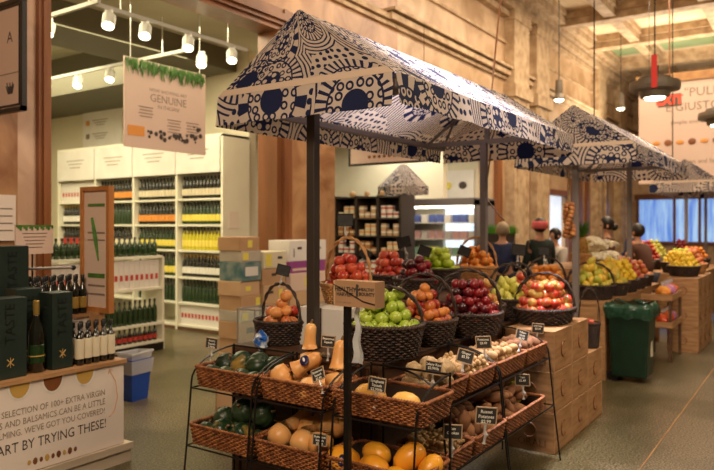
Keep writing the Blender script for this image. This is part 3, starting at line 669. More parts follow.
def gift_box(x0, x1, y0, y1, z0, z1, label):
    t = thing('gift_box', label, 'gift box', ((x0+x1)/2, (y0+y1)/2, z0)); wx, wy, h = (x1-x0)/2, (y1-y0)/2, z1-z0
    bevel(obj('box_body', MB().box(-wx, -wy, 0, wx, wy, h), M['green_box'], t), .003)
    me = 'TASTE'
    o = lettering(me, .085, (0, -wy-.001, h*.68), (PI/2, -PI/2, 0), t, 'taste')
    o = lettering(me, .075, (-wx-.001, 0, h*.68), (PI/2, -PI/2, -PI/2), t, 'taste')
    b = MB(); b.tube([(-.02, -wy-.001, h*.2-.02), (.02, -wy-.001, h*.2+.02)], .003, 4); b.tube([(.02, -wy-.001, h*.2-.02), (-.02, -wy-.001, h*.2+.02)], .003, 4); b.tube([(0, -wy-.001, h*.2-.03), (0, -wy-.001, h*.2+.03)], .002, 4)
    obj('gold_emblem', b, M['gold_ink'], t)
gift_box(2.06, 2.26, 3.93, 4.07, .696, 1.17, 'dark green gift box at the left edge, standing left of the wine bottle')
gift_box(2.29, 2.46, 4.10, 4.23, .696, 1.20, 'dark green gift box standing behind the wine bottle')
gift_box(2.43, 2.57, 3.94, 4.09, .696, 1.175, 'dark green gift box standing between the wine bottle and the small bottles')
gift_box(2.26, 2.475, 4.28, 4.45, .981, 1.465, 'tall dark green gift box standing highest, on the wooden step')
t = thing('wine_bottle', 'large dark bottle with a gold neck between the green gift boxes', 'bottle', (2.352, 3.985, .696))
obj('glass', MB().lathe([(.030, 0), (.045, .01), (.048, .22), (.040, .27), (.018, .33), (.016, .42)], 18), M['glass_dark'], t, smooth=True)
obj('wine_label', MB().lathe([(.0485, .06), (.0490, .061), (.0490, .17), (.0485, .171)], 18), M['glass_green'], t); obj('label_rule', MB().lathe([(.0493, .10), (.0496, .101), (.0496, .106), (.0493, .107)], 18), M['gold_ink'], t)
obj('foil_cap', MB().lathe([(.017, .33), (.019, .40), (.019, .435), (.016, .44)], 14), M['cap_gold'], t)
bsm = bottle_mesh('bottle_small', 'glass_dark', 'label_cream', 'cap_black', r=.0285, h=.27, n=12, lt=.62)
for j in range(5):
    for k in range(2): place_mesh('oil_bottle', bsm, (2.625+j*.058, 3.95+k*.07, .696), 'small dark oil bottle with a long cream label at the right end of the cart', 'bottle', 'small oil bottles at the right end of the cart')
bgd = bottle_mesh('bottle_goldneck', 'glass_dark', 'cap_gold', 'cap_black', r=.027, h=.27, n=10)
for j in range(7):
    for k in range(3): place_mesh('oil_bottle', bgd, (2.515+j*.0375*1.6, 4.29+k*.075, .981), 'dark bottle with a gold collar on the wooden step behind the gift boxes', 'bottle', 'gold-collared bottles on the wooden step')
t = thing('menu_board', 'orange wood framed menu board standing upright on the cart', 'sign board', (2.97, 4.22, .98))
b = MB(); W_ = .165; H_ = .88
for (y0, y1, z0, z1) in ((-W_+.03, W_-.03, 0, .035), (-W_+.03, W_-.03, H_-.03, H_), (-W_, -W_+.03, 0, H_), (W_-.03, W_, 0, H_)): b.box(-.022, y0, z0, .022, y1, z1)
obj('frame', b, M['wood_frame'], t, (0, 0, .29))
obj('sheet', MB().box(-.006, -W_+.03, .03, .006, W_-.03, H_-.03), M['pink_paper'], t, (0, 0, .29))
obj('stand', MB().box(-.03, -.05, 0, .03, .05, .29), M['wood'], t)
t.location = (2.925, 4.20, .70)
for k, (z, m, h) in enumerate(((.74, 'leaf', .02), (.55, 'ink_soft', .012), (.5, 'ink_soft', .01), (.24, 'leaf', .03), (.18, 'ink_soft', .012), (.12, 'ink_soft', .012))):
    obj('print_line', MB().box(-.009, -.10, z, -.0065, .09, z+h), M[m], t, (0, 0, .29))
obj('printed_bottle', MB().tube([(-.008, .04, .66), (-.008, .0, .52), (-.008, -.03, .36)], [.012, .02, .006], 6), M['leaf'], t, (0, 0, .29))
t = thing('small_sign', 'small rosy notice with a dark patterned top, clamped above the oil bottles', 'sign', (2.63, 4.48, 1.40), .15)
obj('card', MB().box(-.15, -.006, 0, .15, .006, .2), M['pink_paper'], t); b = MB()
for k in range(20): b.box(-.15+k*.015, -.010, .2-.012-.012*(k % 3), -.136+k*.015, -.0065, .2)
obj('patterned_edge', b, M['leaf'], t)
for k in range(5): obj('text_line', MB().box(-.10+.01*k, -.008, .14-k*.024, .10-.01*k, -.0065, .146-k*.024), M['ink_soft'], t)
obj('support_rod', MB().tube([(0, .02, -.42), (0, .02, .02)], .006), M['black'], t)
obj('cross_rod', MB().tube([(-.03, .02, -.10), (.36, .03, -.115)], .010, 8), M['post_grey'], t); obj('end_knob', MB().ball((.36, .03, -.115), .02), M['black'], t)
t = thing('small_notice', 'white paper slip taped on the marble at the left edge', 'notice', (3.02, 5.585, 1.63)); obj('sheet', MB().box(-.09, -.012, -.16, .09, .0, .22), M['paper'], t)
for k in range(4): obj('text_line', MB().box(-.06, -.015, .1-.06*k, .06, -.0125, .11-.06*k), M['ink_soft'], t)
# ------------------------------------------------------------ canopies
def cloth(name, P00, P10, P11, P01, nu, nv, parent, uvo=(0, 0), wave=0, nrm=None, sag=0, uvs=1):
    P00, P10, P11, P01 = map(Vector, (P00, P10, P11, P01)); vs = []; fs = []; uv = []
    lu = max((P10-P00).length, (P11-P01).length); lv = (P01-P00).length if (P01-P00).length > .02 else .5
    n = (P10-P00).cross(P01-P00).normalized()
    for j in range(nv+1):
        for i in range(nu+1):
            u, v = i/nu, j/nv
            p = (P00*(1-u)+P10*u)*(1-v)+(P01*(1-u)+P11*u)*v
            p = p+n*(wave*math.sin(u*lu*13+uvo[0]*7)*v)-Vector((0, 0, sag*4*u*(1-u)*1.0*math.sin(PI*v)))
            vs.append(p); uv.append((uvo[0]+u*lu, uvo[1]+v*lv))
    for j in range(nv):
        for i in range(nu): a = j*(nu+1)+i; fs.append((a, a+1, a+nu+2, a+nu+1))
    b = MB(); b.add(vs, fs); me = mesh_of(name, b, M['fabric'], True)
    ul = me.uv_layers.new(name='UVMap')
    for p in me.polygons:
        for li in p.loop_indices: ul.data[li].uv = uv[me.loops[li].vertex_index]
    return obj(name, me, None, parent)
def canopy(loc, L, label, post1, post2, m1='post', hw=.60, ze=2.385, zr=2.81, hv=.18):
    t = thing('market_canopy', label, 'canopy', loc)
    k = loc[0]
    b = MB(); b.add([(-.012, -hw, ze-.004), (-.012, hw, ze-.004), (-.010, hw*.92, ze+.034), (-.010, -hw*.92, ze+.034)], [(3, 2, 1, 0)]); b.add([(-.006, -hw, ze-.004), (-.006, hw, ze-.004), (-.006, hw*.92, ze+.034), (-.006, -hw*.92, ze+.034)], [(0, 1, 2, 3)])
    obj('gable_hem', b, M['plain_canvas'], t)
    cloth('roof_cover', (0, -hw, ze), (L, -hw, ze), (L, 0, zr), (0, 0, zr), 26, 8, t, (k, 0), sag=.02)
    cloth('roof_cover', (0, hw, ze), (L, hw, ze), (L, 0, zr), (0, 0, zr), 26, 8, t, (k+5, 3), sag=.02)
    for x, q in ((0, 1), (L, 2)): cloth('gable_panel', (x, -hw, ze), (x, hw, ze), (x, .012, zr), (x, -.012, zr), 10, 6, t, (k+q*2.3, 1.7*q))
    cloth('valance', (-.01, -hw, ze), (-.01, hw, ze), (-.03, hw, ze-hv), (-.03, -hw, ze-hv), 24, 3, t, (k+9, 5.3), wave=.006)
    cloth('valance', (L+.01, -hw, ze), (L+.01, hw, ze), (L+.03, hw, ze-hv), (L+.03, -hw, ze-hv), 24, 3, t, (k+12, 5.3), wave=.006)
    cloth('valance', (0, -hw-.005, ze), (L, -hw-.005, ze), (L, -hw-.03, ze-hv*.9), (0, -hw-.03, ze-hv*.9), 60, 3, t, (k+15, 8), wave=.008)
    cloth('valance', (0, hw+.005, ze), (L, hw+.005, ze), (L, hw+.03, ze-hv), (0, hw+.03, ze-hv), 60, 3, t, (k+19, 11), wave=.008)
    zb = ze-.07; q = .018
    for (px_, w_, mm) in ((post1, .029, m1), (post2, .028, 'post_grey')):
        p = obj('post', MB().box(px_[0]-w_, px_[1]-w_, 0, px_[0]+w_, px_[1]+w_, zb+.02), M[mm], t); bevel(p, .004)
        obj('cross_beam', MB().box(px_[0]-q, -hw+.03, zb, px_[0]+q, hw-.03, zb+.04), M['post_grey'], t)
        obj('king_post', MB().box(px_[0]-q, -.02, zb+.04, px_[0]+q, .02, zr-.08), M['post_grey'], t)
        for s_ in (-1, 1): obj('rafter', MB().tube([(px_[0], s_*(hw-.04), zb+.03), (px_[0], s_*.02, zr-.06)], .016, 4), M['post_grey'], t)
    for y in (-hw+.03, hw-.03): obj('eave_beam', MB().box(.03, y-q, zb, L-.03, y+q, zb+.04), M['post_grey'], t)
    obj('ridge_beam', MB().box(.03, -.016, zr-.09, L-.03, .016, zr-.055), M['post_grey'], t)
    for s_ in (-1, 1): obj('brace', MB().tube([(L-.05, s_*(hw-.04), zb+.03), (post2[0]-.4, 0, zr-.08)], .013, 4), M['post_grey'], t)
    return t
canopy((2.98, 2.42, 0), 2.99, 'navy and cream floral gabled canopy over the nearest fruit stall', (.22, .07), (2.62, .03), hw=.63)
canopy((6.9, 2.05, 0), 2.9, 'navy and cream floral canopy of the second stall, behind the nearest one', (.15, .02), (2.45, 0), 'post_grey')
canopy((13.7, 2.04, 0), 3.2, 'farthest floral canopy with a bright white roof near the right edge', (.3, .02), (2.8, 0), 'post_grey')
# small umbrella-like canopy far back
t = thing('market_umbrella', 'small patterned market umbrella far back left of the dairy case', 'umbrella', (10.5, 6.14, 0))
obj('pole', MB().tube([(0, 0, 0), (0, 0, 2.5)], .03), M['black'], t)
for k in range(6):
    a0, a1 = PI*k/3, PI*(k+1)/3
    p0, p1 = (.45*math.cos(a0), .45*math.sin(a0)), (.45*math.cos(a1), .45*math.sin(a1))
    cloth('canopy_panel', (p0[0], p0[1], 2.28), (p1[0], p1[1], 2.28), (.06*math.cos(a1), .06*math.sin(a1), 2.68), (.06*math.cos(a0), .06*math.sin(a0), 2.68), 4, 3, t, (k*1.3, 2))
    cloth('valance', (p0[0], p0[1], 2.28), (p1[0], p1[1], 2.28), (p1[0], p1[1], 2.14), (p0[0], p0[1], 2.14), 4, 1, t, (k*1.3, 4))
# ------------------------------------------------------------ stall 1: table, crates, racks
def table(name, label, x0, x1, y0, y1, z, m='wood', panel=True):
    t = thing(name, label, 'table', (x0, y0, 0))
    w_, d_ = x1-x0, y1-y0
    obj('table_top', MB().box(0, 0, z-.03, w_, d_, z), M[m], t)
    for x in (.0, w_-.06):
        for y in (0, d_-.06): obj('leg', MB().box(x, y, 0, x+.06, y+.06, z-.03), M[m], t)
    if panel:
        obj('side_panel', MB().box(.01, .07, .08, .03, d_-.07, z-.031), M[m], t)
        obj('front_panel', MB().box(.07, .01, .08, w_-.07, .03, z-.031), M[m], t)
    return t
table('display_table', 'dark-stained display table carrying the fruit baskets of the nearest stall', 3.04, 5.98, 1.93, 3.0, .86, 'wood_dark')
bm_ = MB().box(4.1, 2.17, .861, 5.95, 2.96, 1.07)
t = thing('table_riser', 'low dark step on the table under the back row of baskets', 'riser', (0, 0, 0)); obj('step_body', bm_, M['wood_dark'], t)
t = thing('white_carton', 'plain white carton standing on end behind the grey-brown canopy post', 'box', (3.50, 2.50, .861))
bevel(obj('box_body', MB().box(-.22, -.17, 0, .22, .17, .235), M['paper_white'], t), .004)
obj('lid_seam', MB().box(-.2215, -.01, 0, -.2205, .0, .235), M['ink_soft'], t)
crate_me = MB().box(-.207, 0, 0, .207, .36, .284)
def crate(x, y, z, label, group=None, cols=('ring',), h=1):
    t = thing('wine_crate', label, 'crate', (x, y, z), 0, group)
    b = MB(); b.box(-.207, 0, 0, .207, .36, .284*h)
    bevel(obj('crate_body', b, M['wood'], t), .004)
    for xx in (-.208, .201): obj('corner_batten', MB().box(xx, -.002, .004, xx+.008, .0, .28*h), M['card_brown'], t)
    obj('lid_edge', MB().box(-.2085, -.0015, .276*h, .2085, .3615, .283*h), M['card_brown'], t)
    pts = [(.055*math.cos(a)-.0, -.0035, .14+.055*math.sin(a)) for a in [math.radians(k) for k in range(60, 330, 18)]]
    obj('stencilled_mark', MB().tube(pts, .0045, 4), M['brown_trim'], t)
    pts = [(-.2105, .18+.05*math.cos(a), .15+.05*math.sin(a)) for a in [math.radians(k) for k in range(60, 330, 18)]]
    obj('stencilled_mark', MB().tube(pts, .004, 4), M['brown_trim'], t)
    if h == 1: lettering('ORALI', .075, (-.2095, .16, .06), facing(-1, 0), t, 'brown_trim', 'stencilled_lettering')
    return t
cname = {0: 'nearest column', 1: 'middle column', 2: 'farthest column'}; rname = ['bottom', 'second', 'topmost']
for c_ in range(3):
    for r_ in range(3 if c_ < 2 else 2):
        crate(4.89+.42*c_, 1.525, .001+.286*r_, 'pale wooden crate, %s of the %s under the big apple basket' % ({0: 'bottom', 1: 'middle' if c_ < 2 else 'upper', 2: 'topmost'}[r_], cname[c_]))
def rack(x, y, rz, w_, label, up=.69, low=.375, lf=.04):
    t = thing('wire_rack', label, 'rack', (x, y, 0), rz)
    for s_ in (-w_/2, w_/2):
        obj('back_post', MB().tube([(s_, .315, 0), (s_, .315, .885)], .0065), M['black'], t)
        pts = [(s_, -.10, 0), (s_, -.055, .375), (s_, -.02, .72)]
        for k in range(1, 9):
            a = k/8*PI/2; pts.append((s_, -.02+.335*math.sin(a)*1.0-.335*(0), .72+.15*(math.sin(a))))
        pts = pts[:3]+[(s_, -.02+.335*(1-math.cos(k/8*PI/2)), .72+.155*math.sin(k/8*PI/2)) for k in range(1, 9)]
        obj('side_hoop', MB().tube(pts, .0055), M['black'], t)
    for z, y0 in ((up, -.02), (low, -.055)):
        b = MB(); b.tube([(-w_/2, y0, z-.006), (w_/2, y0, z-.006), (w_/2, .315, z-.006), (-w_/2, .315, z-.006)], .005, closed=True)
        for k in range(1, 5): b.tube([(-w_/2, y0+k*.075, z-.006), (w_/2, y0+k*.075, z-.006)], .003)
        obj('shelf_frame', b, M['black'], t)
    obj('back_bar', MB().tube([(-w_/2, .315, .875), (w_/2, .315, .875)], .006), M['black'], t)
    obj('floor_bar', MB().tube([(-w_/2, .315, .08), (w_/2, .315, .08)], .005), M['black'], t)
    return t
def rrect(w_, d_, N, rc=.03):
    "points and outward normals around a rounded rectangle"
    segs = []; a, b_ = w_/2-rc, d_/2-rc
    cor = [(a, b_, 0), (-a, b_, PI/2), (-a, -b_, PI), (a, -b_, 3*PI/2)]
    pts = []
    for i, (cx, cy, a0) in enumerate(cor):
        for k in range(5):
            th = a0+PI/2*k/4; pts.append((Vector((cx+rc*math.cos(th), cy+rc*math.sin(th))), Vector((math.cos(th), math.sin(th)))))
    pts.append(pts[0]); ls = [0]
    for i in range(1, len(pts)): ls.append(ls[-1]+(pts[i][0]-pts[i-1][0]).length)
    out = []; j = 0
    for k in range(N):
        s_ = ls[-1]*k/N
        while ls[j+1] < s_: j += 1
        f = (s_-ls[j])/max(ls[j+1]-ls[j], 1e-9)
        out.append((pts[j][0].lerp(pts[j+1][0], f), pts[j][1].lerp(pts[j+1][1], f).normalized()))
    return out, ls[-1]
def circ(R, N): return [(Vector((R*math.cos(2*PI*k/N), R*math.sin(2*PI*k/N))), Vector((math.cos(2*PI*k/N), math.sin(2*PI*k/N)))) for k in range(N)], 2*PI*R
def woven(path, per, h, rows, flare, stake=.024, sub=3, amp=.0045, r=.0045, base=True, back=0):
    ns = int(per/stake)//2*2; N = len(path); b = MB()
    for j in range(rows):
        z = h*(j+.5)/rows; off = -flare*(1-z/h)
        pts = [(p.x+n.x*(off+amp*math.cos(PI*ns*k/N+PI*j)), p.y+n.y*(off+amp*math.cos(PI*ns*k/N+PI*j)), z) for k, (p, n) in enumerate(path)]
        b.tube(pts, r, 4, True, ry=h/rows*.56)
    return b
def twist(path, z, r=.0055, a=.006, turns=40, off=0):
    b = MB(); N = len(path)
    for ph in (0, PI):
        b.tube([(p.x+n.x*(off+a*math.cos(turns*2*PI*k/N+ph)), p.y+n.y*(off+a*math.cos(turns*2*PI*k/N+ph)), z+a*math.sin(turns*2*PI*k/N+ph)) for k, (p, n) in enumerate(path)], r, 5, True)
    return b
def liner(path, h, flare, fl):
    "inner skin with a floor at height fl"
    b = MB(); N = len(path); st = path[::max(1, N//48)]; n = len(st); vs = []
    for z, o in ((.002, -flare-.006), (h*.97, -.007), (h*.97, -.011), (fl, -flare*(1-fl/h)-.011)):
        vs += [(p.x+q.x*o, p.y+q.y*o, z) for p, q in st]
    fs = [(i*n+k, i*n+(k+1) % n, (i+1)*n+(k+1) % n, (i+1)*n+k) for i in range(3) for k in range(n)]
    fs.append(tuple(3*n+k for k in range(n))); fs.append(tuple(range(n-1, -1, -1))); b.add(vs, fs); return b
def rect_basket(w_, d_, h, label, loc, rz, m='wicker'):
    t = thing('wicker_tray', label, 'basket', loc, rz)
    per = 2*(w_+d_); N = int(per/.024)//2*2*3; path, per = rrect(w_, d_, N)
    obj('woven_side', woven(path, per, h-.006, 10, .018, r=.0038, amp=.004, stake=.021), M[m], t, smooth=True)
    obj('braided_rim', twist(path, h, turns=int(per/.03)), M[m], t, smooth=True)
    obj('lining', liner(path, h-.004, .018, .02), M['liner'], t)
    return t
RB = {}
def round_basket(R, h, label, loc, rz=0, m='wicker_dark', handle=None, fl=None, hm=None, sq=1, handles=None):
    t = thing('round_basket', label, 'basket', loc, rz); t.scale = (R/.2, R/.2*sq, 1)
    if ('c', h, m) not in RB:
        N = 156; path, per = circ(.2, N)
        RB['c', h, m] = (mesh_of('basket_weave', woven(path, per, h-.008, max(5, int(h/.014)), .035, r=.006, amp=.006), M[m], True), mesh_of('basket_rim', twist(path, h, .008, .008, 34), M[m], True),
                         mesh_of('basket_lining', liner(path, h-.006, .035, h*.80 if fl is None else fl), M['liner'] if m != 'wicker_light' else M['straw']))
    a, b_, c_ = RB['c', h, m]
    obj('woven_side', a, None, t); obj('braided_rim', b_, None, t); obj('lining', c_, None, t)
    if handle:
        b = MB(); n = 30
        for ph in (0, PI):
            b.tube([((.197+.006*math.cos(k*.9+ph))*math.cos(PI*k/n), .007*math.sin(k*.9+ph), h-.04+(handle+.04)*math.sin(PI*k/n)**.75+.006*math.cos(k*.9+ph)) for k in range(n+1)], .0068, 6)
        obj('handle', b, M[hm or m], t, smooth=True, rot=(0, 0, -PI/2+.25))
    return t
# near racks: squash
NR = [(2.45, 2.94), (1.985, 2.45), (1.43, 1.985)]
nm = ['left', 'middle', 'corner']
for i, (y0, y1) in enumerate(NR):
    w_ = y1-y0
    rack(2.665, (y0+y1)/2, -PI/2, w_-.03 if i < 2 else w_-.10, 'black wire rack with two tiers of squash, %s of the three at the stall end' % nm[i])
    rect_basket(w_-.035, .30, .112, 'brown wicker tray on the upper tier, holding the %s' % ['dark green squash', 'upright and lying butternut squash', 'two yellow squash'][i], (2.66+.15, (y0+y1)/2, .69), -PI/2)
    rect_basket(w_-.035, .30, .112, 'brown wicker tray on the lower tier, holding the %s' % ['mottled green squash', 'butternut squash bulbs', 'golden orange squash'][i], (2.62+.15, (y0+y1)/2, .375), -PI/2)
SR = [(2.985, 3.36), (3.36, 3.73), (3.73, 4.24), (4.24, 4.63)]
sc = ['pale knobbly roots', 'ginger pieces', 'small yellow potatoes', 'dark red-brown roots']
for i, (x0, x1) in enumerate(SR):
    rect_basket(x1-x0-.02, .30, .10, 'brown wicker tray on the upper tier of the long side, holding %s' % sc[i], ((x0+x1)/2, 1.55+.15, .69), 0)
LR = [(2.985, 3.30), (3.30, 3.74), (3.74, 4.40)]
sl = ['dried pale pieces', 'russet potatoes', 'sweet potatoes beside pale green squash']
for i, (x0, x1) in enumerate(LR):
    rect_basket(x1-x0-.02, .31, .10, 'brown wicker tray, lower tier of the long side, with %s' % sl[i], ((x0+x1)/2, 1.49+.155, .375), 0)
for (x0, x1, nm_) in ((2.995, 3.73, 'nearer'), (3.75, 4.60, 'farther')):
    rack((x0+x1)/2, 1.555, 0, x1-x0, 'black wire rack on the long side of the stall, %s one' % nm_)
# ------------------------------------------------------------ produce
rng = random.Random(11)
def proto(mb, m, smooth=True): return mesh_of('produce', mb, m if isinstance(m, list) else M[m], smooth)
def apple_mb(r, n=14):
    pr = []
    for i in range(11):
        a = PI*i/10; q = math.sin(a)*r*(1+.06*math.cos(a)); z = -math.cos(a)*r*.92
        if i == 0: z += r*.12
        if i == 10: z -= r*.28
        if i == 9: z -= r*.04
        pr.append((max(q, r*.03), z))
    return MB().lathe(pr, n)
stem_me = mesh_of('stem', MB().tube([(0, 0, .022), (.002, 0, .034), (.005, 0, .046)], .0016, 5), M['stem'])
FM = {}
for k, (mm, r) in {'green_apple': ('apple_green', .040), 'red_apple': ('apple_red', .038), 'peach': ('peach', .040), 'mixed_apple': ('apple_mixed', .038), 'plum': ('plum', .036), 'nectarine': ('nectarine', .036),
                   'lime_apple': ('lime', .036), 'radish': ('apple_red', .025)}.items(): FM[k] = proto(apple_mb(r), mm)
FM['orange'] = proto(MB().ball((0, 0, 0), .038, n=14, m=9, sq=(1, 1, .95)), 'orange')
FM['lemon'] = proto(MB().lathe([(.002, -.045), (.008, -.040), (.024, -.025), (.031, 0), (.024, .025), (.008, .040), (.002, .045)], 12), 'lemon')
FM['pear'] = proto(MB().lathe([(.002, -.035), (.02, -.032), (.033, -.012), (.030, .012), (.018, .032), (.013, .045), (.002, .052)], 12), 'pear')
FM['mango'] = proto(MB().ball((0, 0, 0), .045, n=12, m=9, sq=(1, .8, 1.35)), 'mango')
FM['yellow_pepper'] = proto(MB().ball((0, 0, 0), .038, n=12, m=8, sq=(1, 1, 1.15)), 'lemon')
def lump(r, sq, seed, m, amp=.25):
    g_ = random.Random(seed); b = MB().ball((0, 0, 0), r, n=10, m=8, sq=sq); ph = [g_.uniform(0, 6) for _ in range(6)]
    b.v = [tuple(c*(1+amp*math.sin(v[0]/r*2+ph[0])*math.sin(v[1]/r*2.3+ph[1])+amp*.5*math.sin(v[2]/r*3+ph[2])) for c in v) for v in b.v]; return proto(b, m)
FM['potato'] = lump(.026, (1, .85, 1.25), 1, 'potato', .12); FM['russet'] = lump(.036, (1, .85, 1.5), 2, 'russet', .1); FM['sweet_potato'] = lump(.036, (.9, .85, 2.0), 3, 'russet', .12)
b = MB()
for (p, r, s_) in (((0, 0, 0), .018, (1, 1, 1.8)), ((.018, 0, .012), .014, (1.6, 1, 1)), ((-.016, .006, -.015), .013, (1.6, 1, 1)), ((.004, -.012, .026), .011, (1, 1.4, 1))): b.ball(p, r, n=8, m=6, sq=s_)
FM['ginger'] = proto(b, 'ginger')
b = MB().ball((0, 0, 0), .055, n=18, m=12); gg = random.Random(5)
b.v = [tuple(c*(1+gg.uniform(-.08, .10)) for c in v) for v in b.v]; FM['celeriac'] = proto(b, 'celeriac')
FM['cauliflower'] = None
b = MB()
for k in range(26):
    a = k*2.4; q = math.sqrt(k/26)*.085; b.ball((q*math.cos(a), q*math.sin(a), .075*(1-(q/.1)**2)**.5), .023, n=8, m=5)
FM['cauliflower'] = proto(b, 'cauli')
def put(kind, name, loc, rot, label, cat, group=None, stem=False, s=1.0):
    o = bpy.data.objects.new(name, FM[kind] if isinstance(kind, str) else kind); COL.objects.link(o)
    o.location = loc; o.rotation_euler = rot; o.scale = (s,)*3; tag(o, label, cat, group)
    if stem:
        q = bpy.data.objects.new('stem', stem_me); COL.objects.link(q); q.parent = o
    return o
def heap(kind, name, cx, cy, z, R, r, layers, label, cat, group, stem=False, sy=1, tilt=.7, lim=None, sx=1, full=False):
    n = 0
    for k in range(layers):
        Rk = R-r*(.72+.74*k)
        if Rk <= 0: Rk = .001
        st = r*2.02; zz = z+r*.45+k*r*1.38; m_ = int(Rk/st)+2
        for i in range(-m_, m_+1):
            for j in range(-m_, m_+1):
                x = (i+.5*(j % 2)+.5*(k % 2))*st; y = (j*.87+.577*.87*(k % 2))*st
                if x*x+y*y > Rk*Rk: continue
                if not full and k < layers-1 and x*x+y*y < max(0, Rk-3.2*r)**2: continue
                if lim and n >= lim: return
                put(kind, name, (cx+x*sx+rng.uniform(-1, 1)*r*.22, cy+y*sy+rng.uniform(-1, 1)*r*.22, zz+rng.uniform(-.2, .3)*r-.06*max(0, math.hypot(x, y)-.5*R)),
                    (rng.uniform(-tilt, tilt), rng.uniform(-tilt, tilt), rng.uniform(0, 6.28)), label, cat, group, stem, rng.uniform(.93, 1.06)); n += 1
def bh(kind, name, R, h, loc, layers, blabel, flabel, cat, group, r, m='wicker_dark', handle=None, stem=False, rz=0, hm=None, sy=1, **kw):
    round_basket(R, h, blabel, loc, rz, m, handle, hm=hm, sq=sy)
    heap(kind, name, loc[0], loc[1], loc[2]+h*.80+.004, R, r, layers, flabel, cat, group, stem, sy=sy, **kw)
TT = .862
bh('green_apple', 'green_apple', .22, .18, (3.28, 2.04, TT), 4, 'dark round basket of green apples at the front corner, below the cardboard sign', 'green apple heaped in the dark round basket at the front corner', 'apple', 'green apples in the corner basket', .041, handle=.21, stem=True, rz=.2)
bh('peach', 'peach', .165, .14, (3.27, 2.80, TT), 4, 'dark round basket of blushed peaches left of the brown post', 'red and orange peach in the dark basket left of the post', 'peach', 'peaches in the basket left of the post', .040, handle=.23, stem=True, rz=-.3)
bh('red_apple', 'red_apple', .175, .12, (3.62, 2.53, 1.099), 4, 'honey-coloured wicker basket with tall handle on the white carton', 'red apple in the honey-coloured wicker basket', 'apple', 'red apples in the honey-coloured basket', .038, m='wicker_light', handle=.30, stem=True, rz=-.2)
bh('nectarine', 'nectarine', .205, .15, (3.78, 2.06, TT), 5, 'dark basket of nectarines right of the green apple basket', 'yellow and red nectarine right of the green apples', 'nectarine', 'nectarines right of the green apples', .037, handle=.28, rz=.3)
bh('plum', 'plum', .225, .15, (4.24, 1.97, TT), 5, 'dark basket of plums on the long side between nectarines and apples', 'dark red plum heaped beside the nectarines', 'plum', 'plums in the large dark basket', .036, handle=.28, rz=.3)
bh('plum', 'plum', .16, .14, (4.32, 2.42, 1.071), 4, 'dark basket on the step behind the nectarines', 'dark plum in the basket behind the nectarines', 'plum', 'plums in the basket behind the nectarines', .037)
bh('red_apple', 'red_apple', .17, .14, (4.53, 2.76, 1.071), 4, 'dark basket of glossy red apples on the step, right of the honey basket', 'glossy red apple in the basket right of the honey-coloured one', 'apple', 'glossy red apples on the back step', .038)
bh('lime_apple', 'lime_green_apple', .19, .14, (5.02, 2.60, 1.10), 4, 'basket of lime green apples on the back step', 'lime green apple on the back step of the stall', 'apple', 'lime green apples on the back step', .037)
bh('orange', 'orange', .18, .14, (5.60, 2.52, 1.09), 4, 'honey wicker basket of oranges on the back step', 'orange in the honey wicker basket at the back', 'orange', 'oranges on the back step', .039, m='wicker_light', handle=.26)
bh('mixed_apple', 'mixed_apple', .15, .16, (4.62, 2.02, TT), 4, 'dark basket of blushed apples directly behind the plums', 'blushed apple directly behind the plums', 'apple', 'blushed apples behind the plums', .038)
bh('pear', 'green_pear', .17, .16, (5.10, 2.02, TT), 4, 'dark basket of yellow-green pears left of the big apple basket', 'yellow-green pear left of the big apple basket', 'pear', 'yellow-green pears', .034, handle=.27, rz=.3)
bh('red_apple', 'small_red_apple', .15, .16, (5.50, 2.10, TT), 4, 'basket of small dark red apples at the far end of the table', 'small dark red apple at the far end of the table', 'apple', 'small red apples at the far end', .036, handle=.26)
bh('mixed_apple', 'blushed_apple', .30, .11, (5.12, 1.74, .861), 4, 'wide dark basket of blushed apples on top of the wooden crates', 'red and yellow apple in the wide basket on the crates', 'apple', 'blushed apples in the wide basket on the crates', .040, handle=.26, stem=True, sy=.72, rz=.0)
bh('radish', 'small_tomato', .088, .20, (5.83, 1.60, .575), 2, 'narrow dark basket with a tall handle on the lower farthest crate', 'small red fruit in the narrow basket', 'fruit', 'small red fruit in the narrow basket', .026, handle=.29, rz=.2)
# squash with stems and stickers
def rotd(d): return Vector(d).to_track_quat('Z', 'Y').to_euler()
def put_sticker(t, d, st, rad, size):
    "st = (outward world direction, distance along the fruit axis, radius there)"
    inv = Vector(d).to_track_quat('Z', 'Y').inverted(); n = inv @ Vector(st[0]); n.z = 0; n.normalize()
    p = n*st[2]+Vector((0, 0, st[1]))
    s2 = obj('sticker', MB().ball((0, 0, 0), size, n=16, m=8, sq=(1.1, .28, .85)), M['sticker'], t, loc=p, rot=(0, 0, math.atan2(n.y, n.x)+PI/2))
    obj('sticker_print', MB().ball((0, -size*.22, 0), size*.55, n=10, m=5, sq=(1, .15, .45)), M['label_white'], s2)
def butternut(loc, d, label, s=1.0, sticker=False, group=None):
    t = obj('butternut_squash', BN, None, None, loc, rotd(d), label=None); tag(t, label, 'squash', group); t.scale = (s,)*3
    obj('stem', BNs, None, t)
    if sticker: put_sticker(t, d, sticker, .058, .026)
    return t
pr = [(.010, .0), (.036, .004), (.052, .022), (.058, .050), (.054, .080), (.042, .108), (.034, .135), (.031, .17), (.032, .205), (.028, .228), (.016, .240), (.006, .243)]
bb = MB().tube([(.012*math.sin(z*12), 0, z) for _, z in pr], [r for r, _ in pr], 18); BN = mesh_of('butternut', bb, M['butternut'], True)
BNs = mesh_of('squash_stem', MB().tube([(.004, 0, .238), (.002, .002, .25), (-.004, .003, .262)], [.009, .006, .007], 7), M['stem'])
butternut((2.88, 2.25, .83), (0.03, .02, 1), 'small butternut squash standing upright at the back of the upper tray', 1.0)
butternut((2.83, 2.045, .74), (.25, .05, 1), 'butternut squash propped upright in the right corner of the upper tray', 1.1)
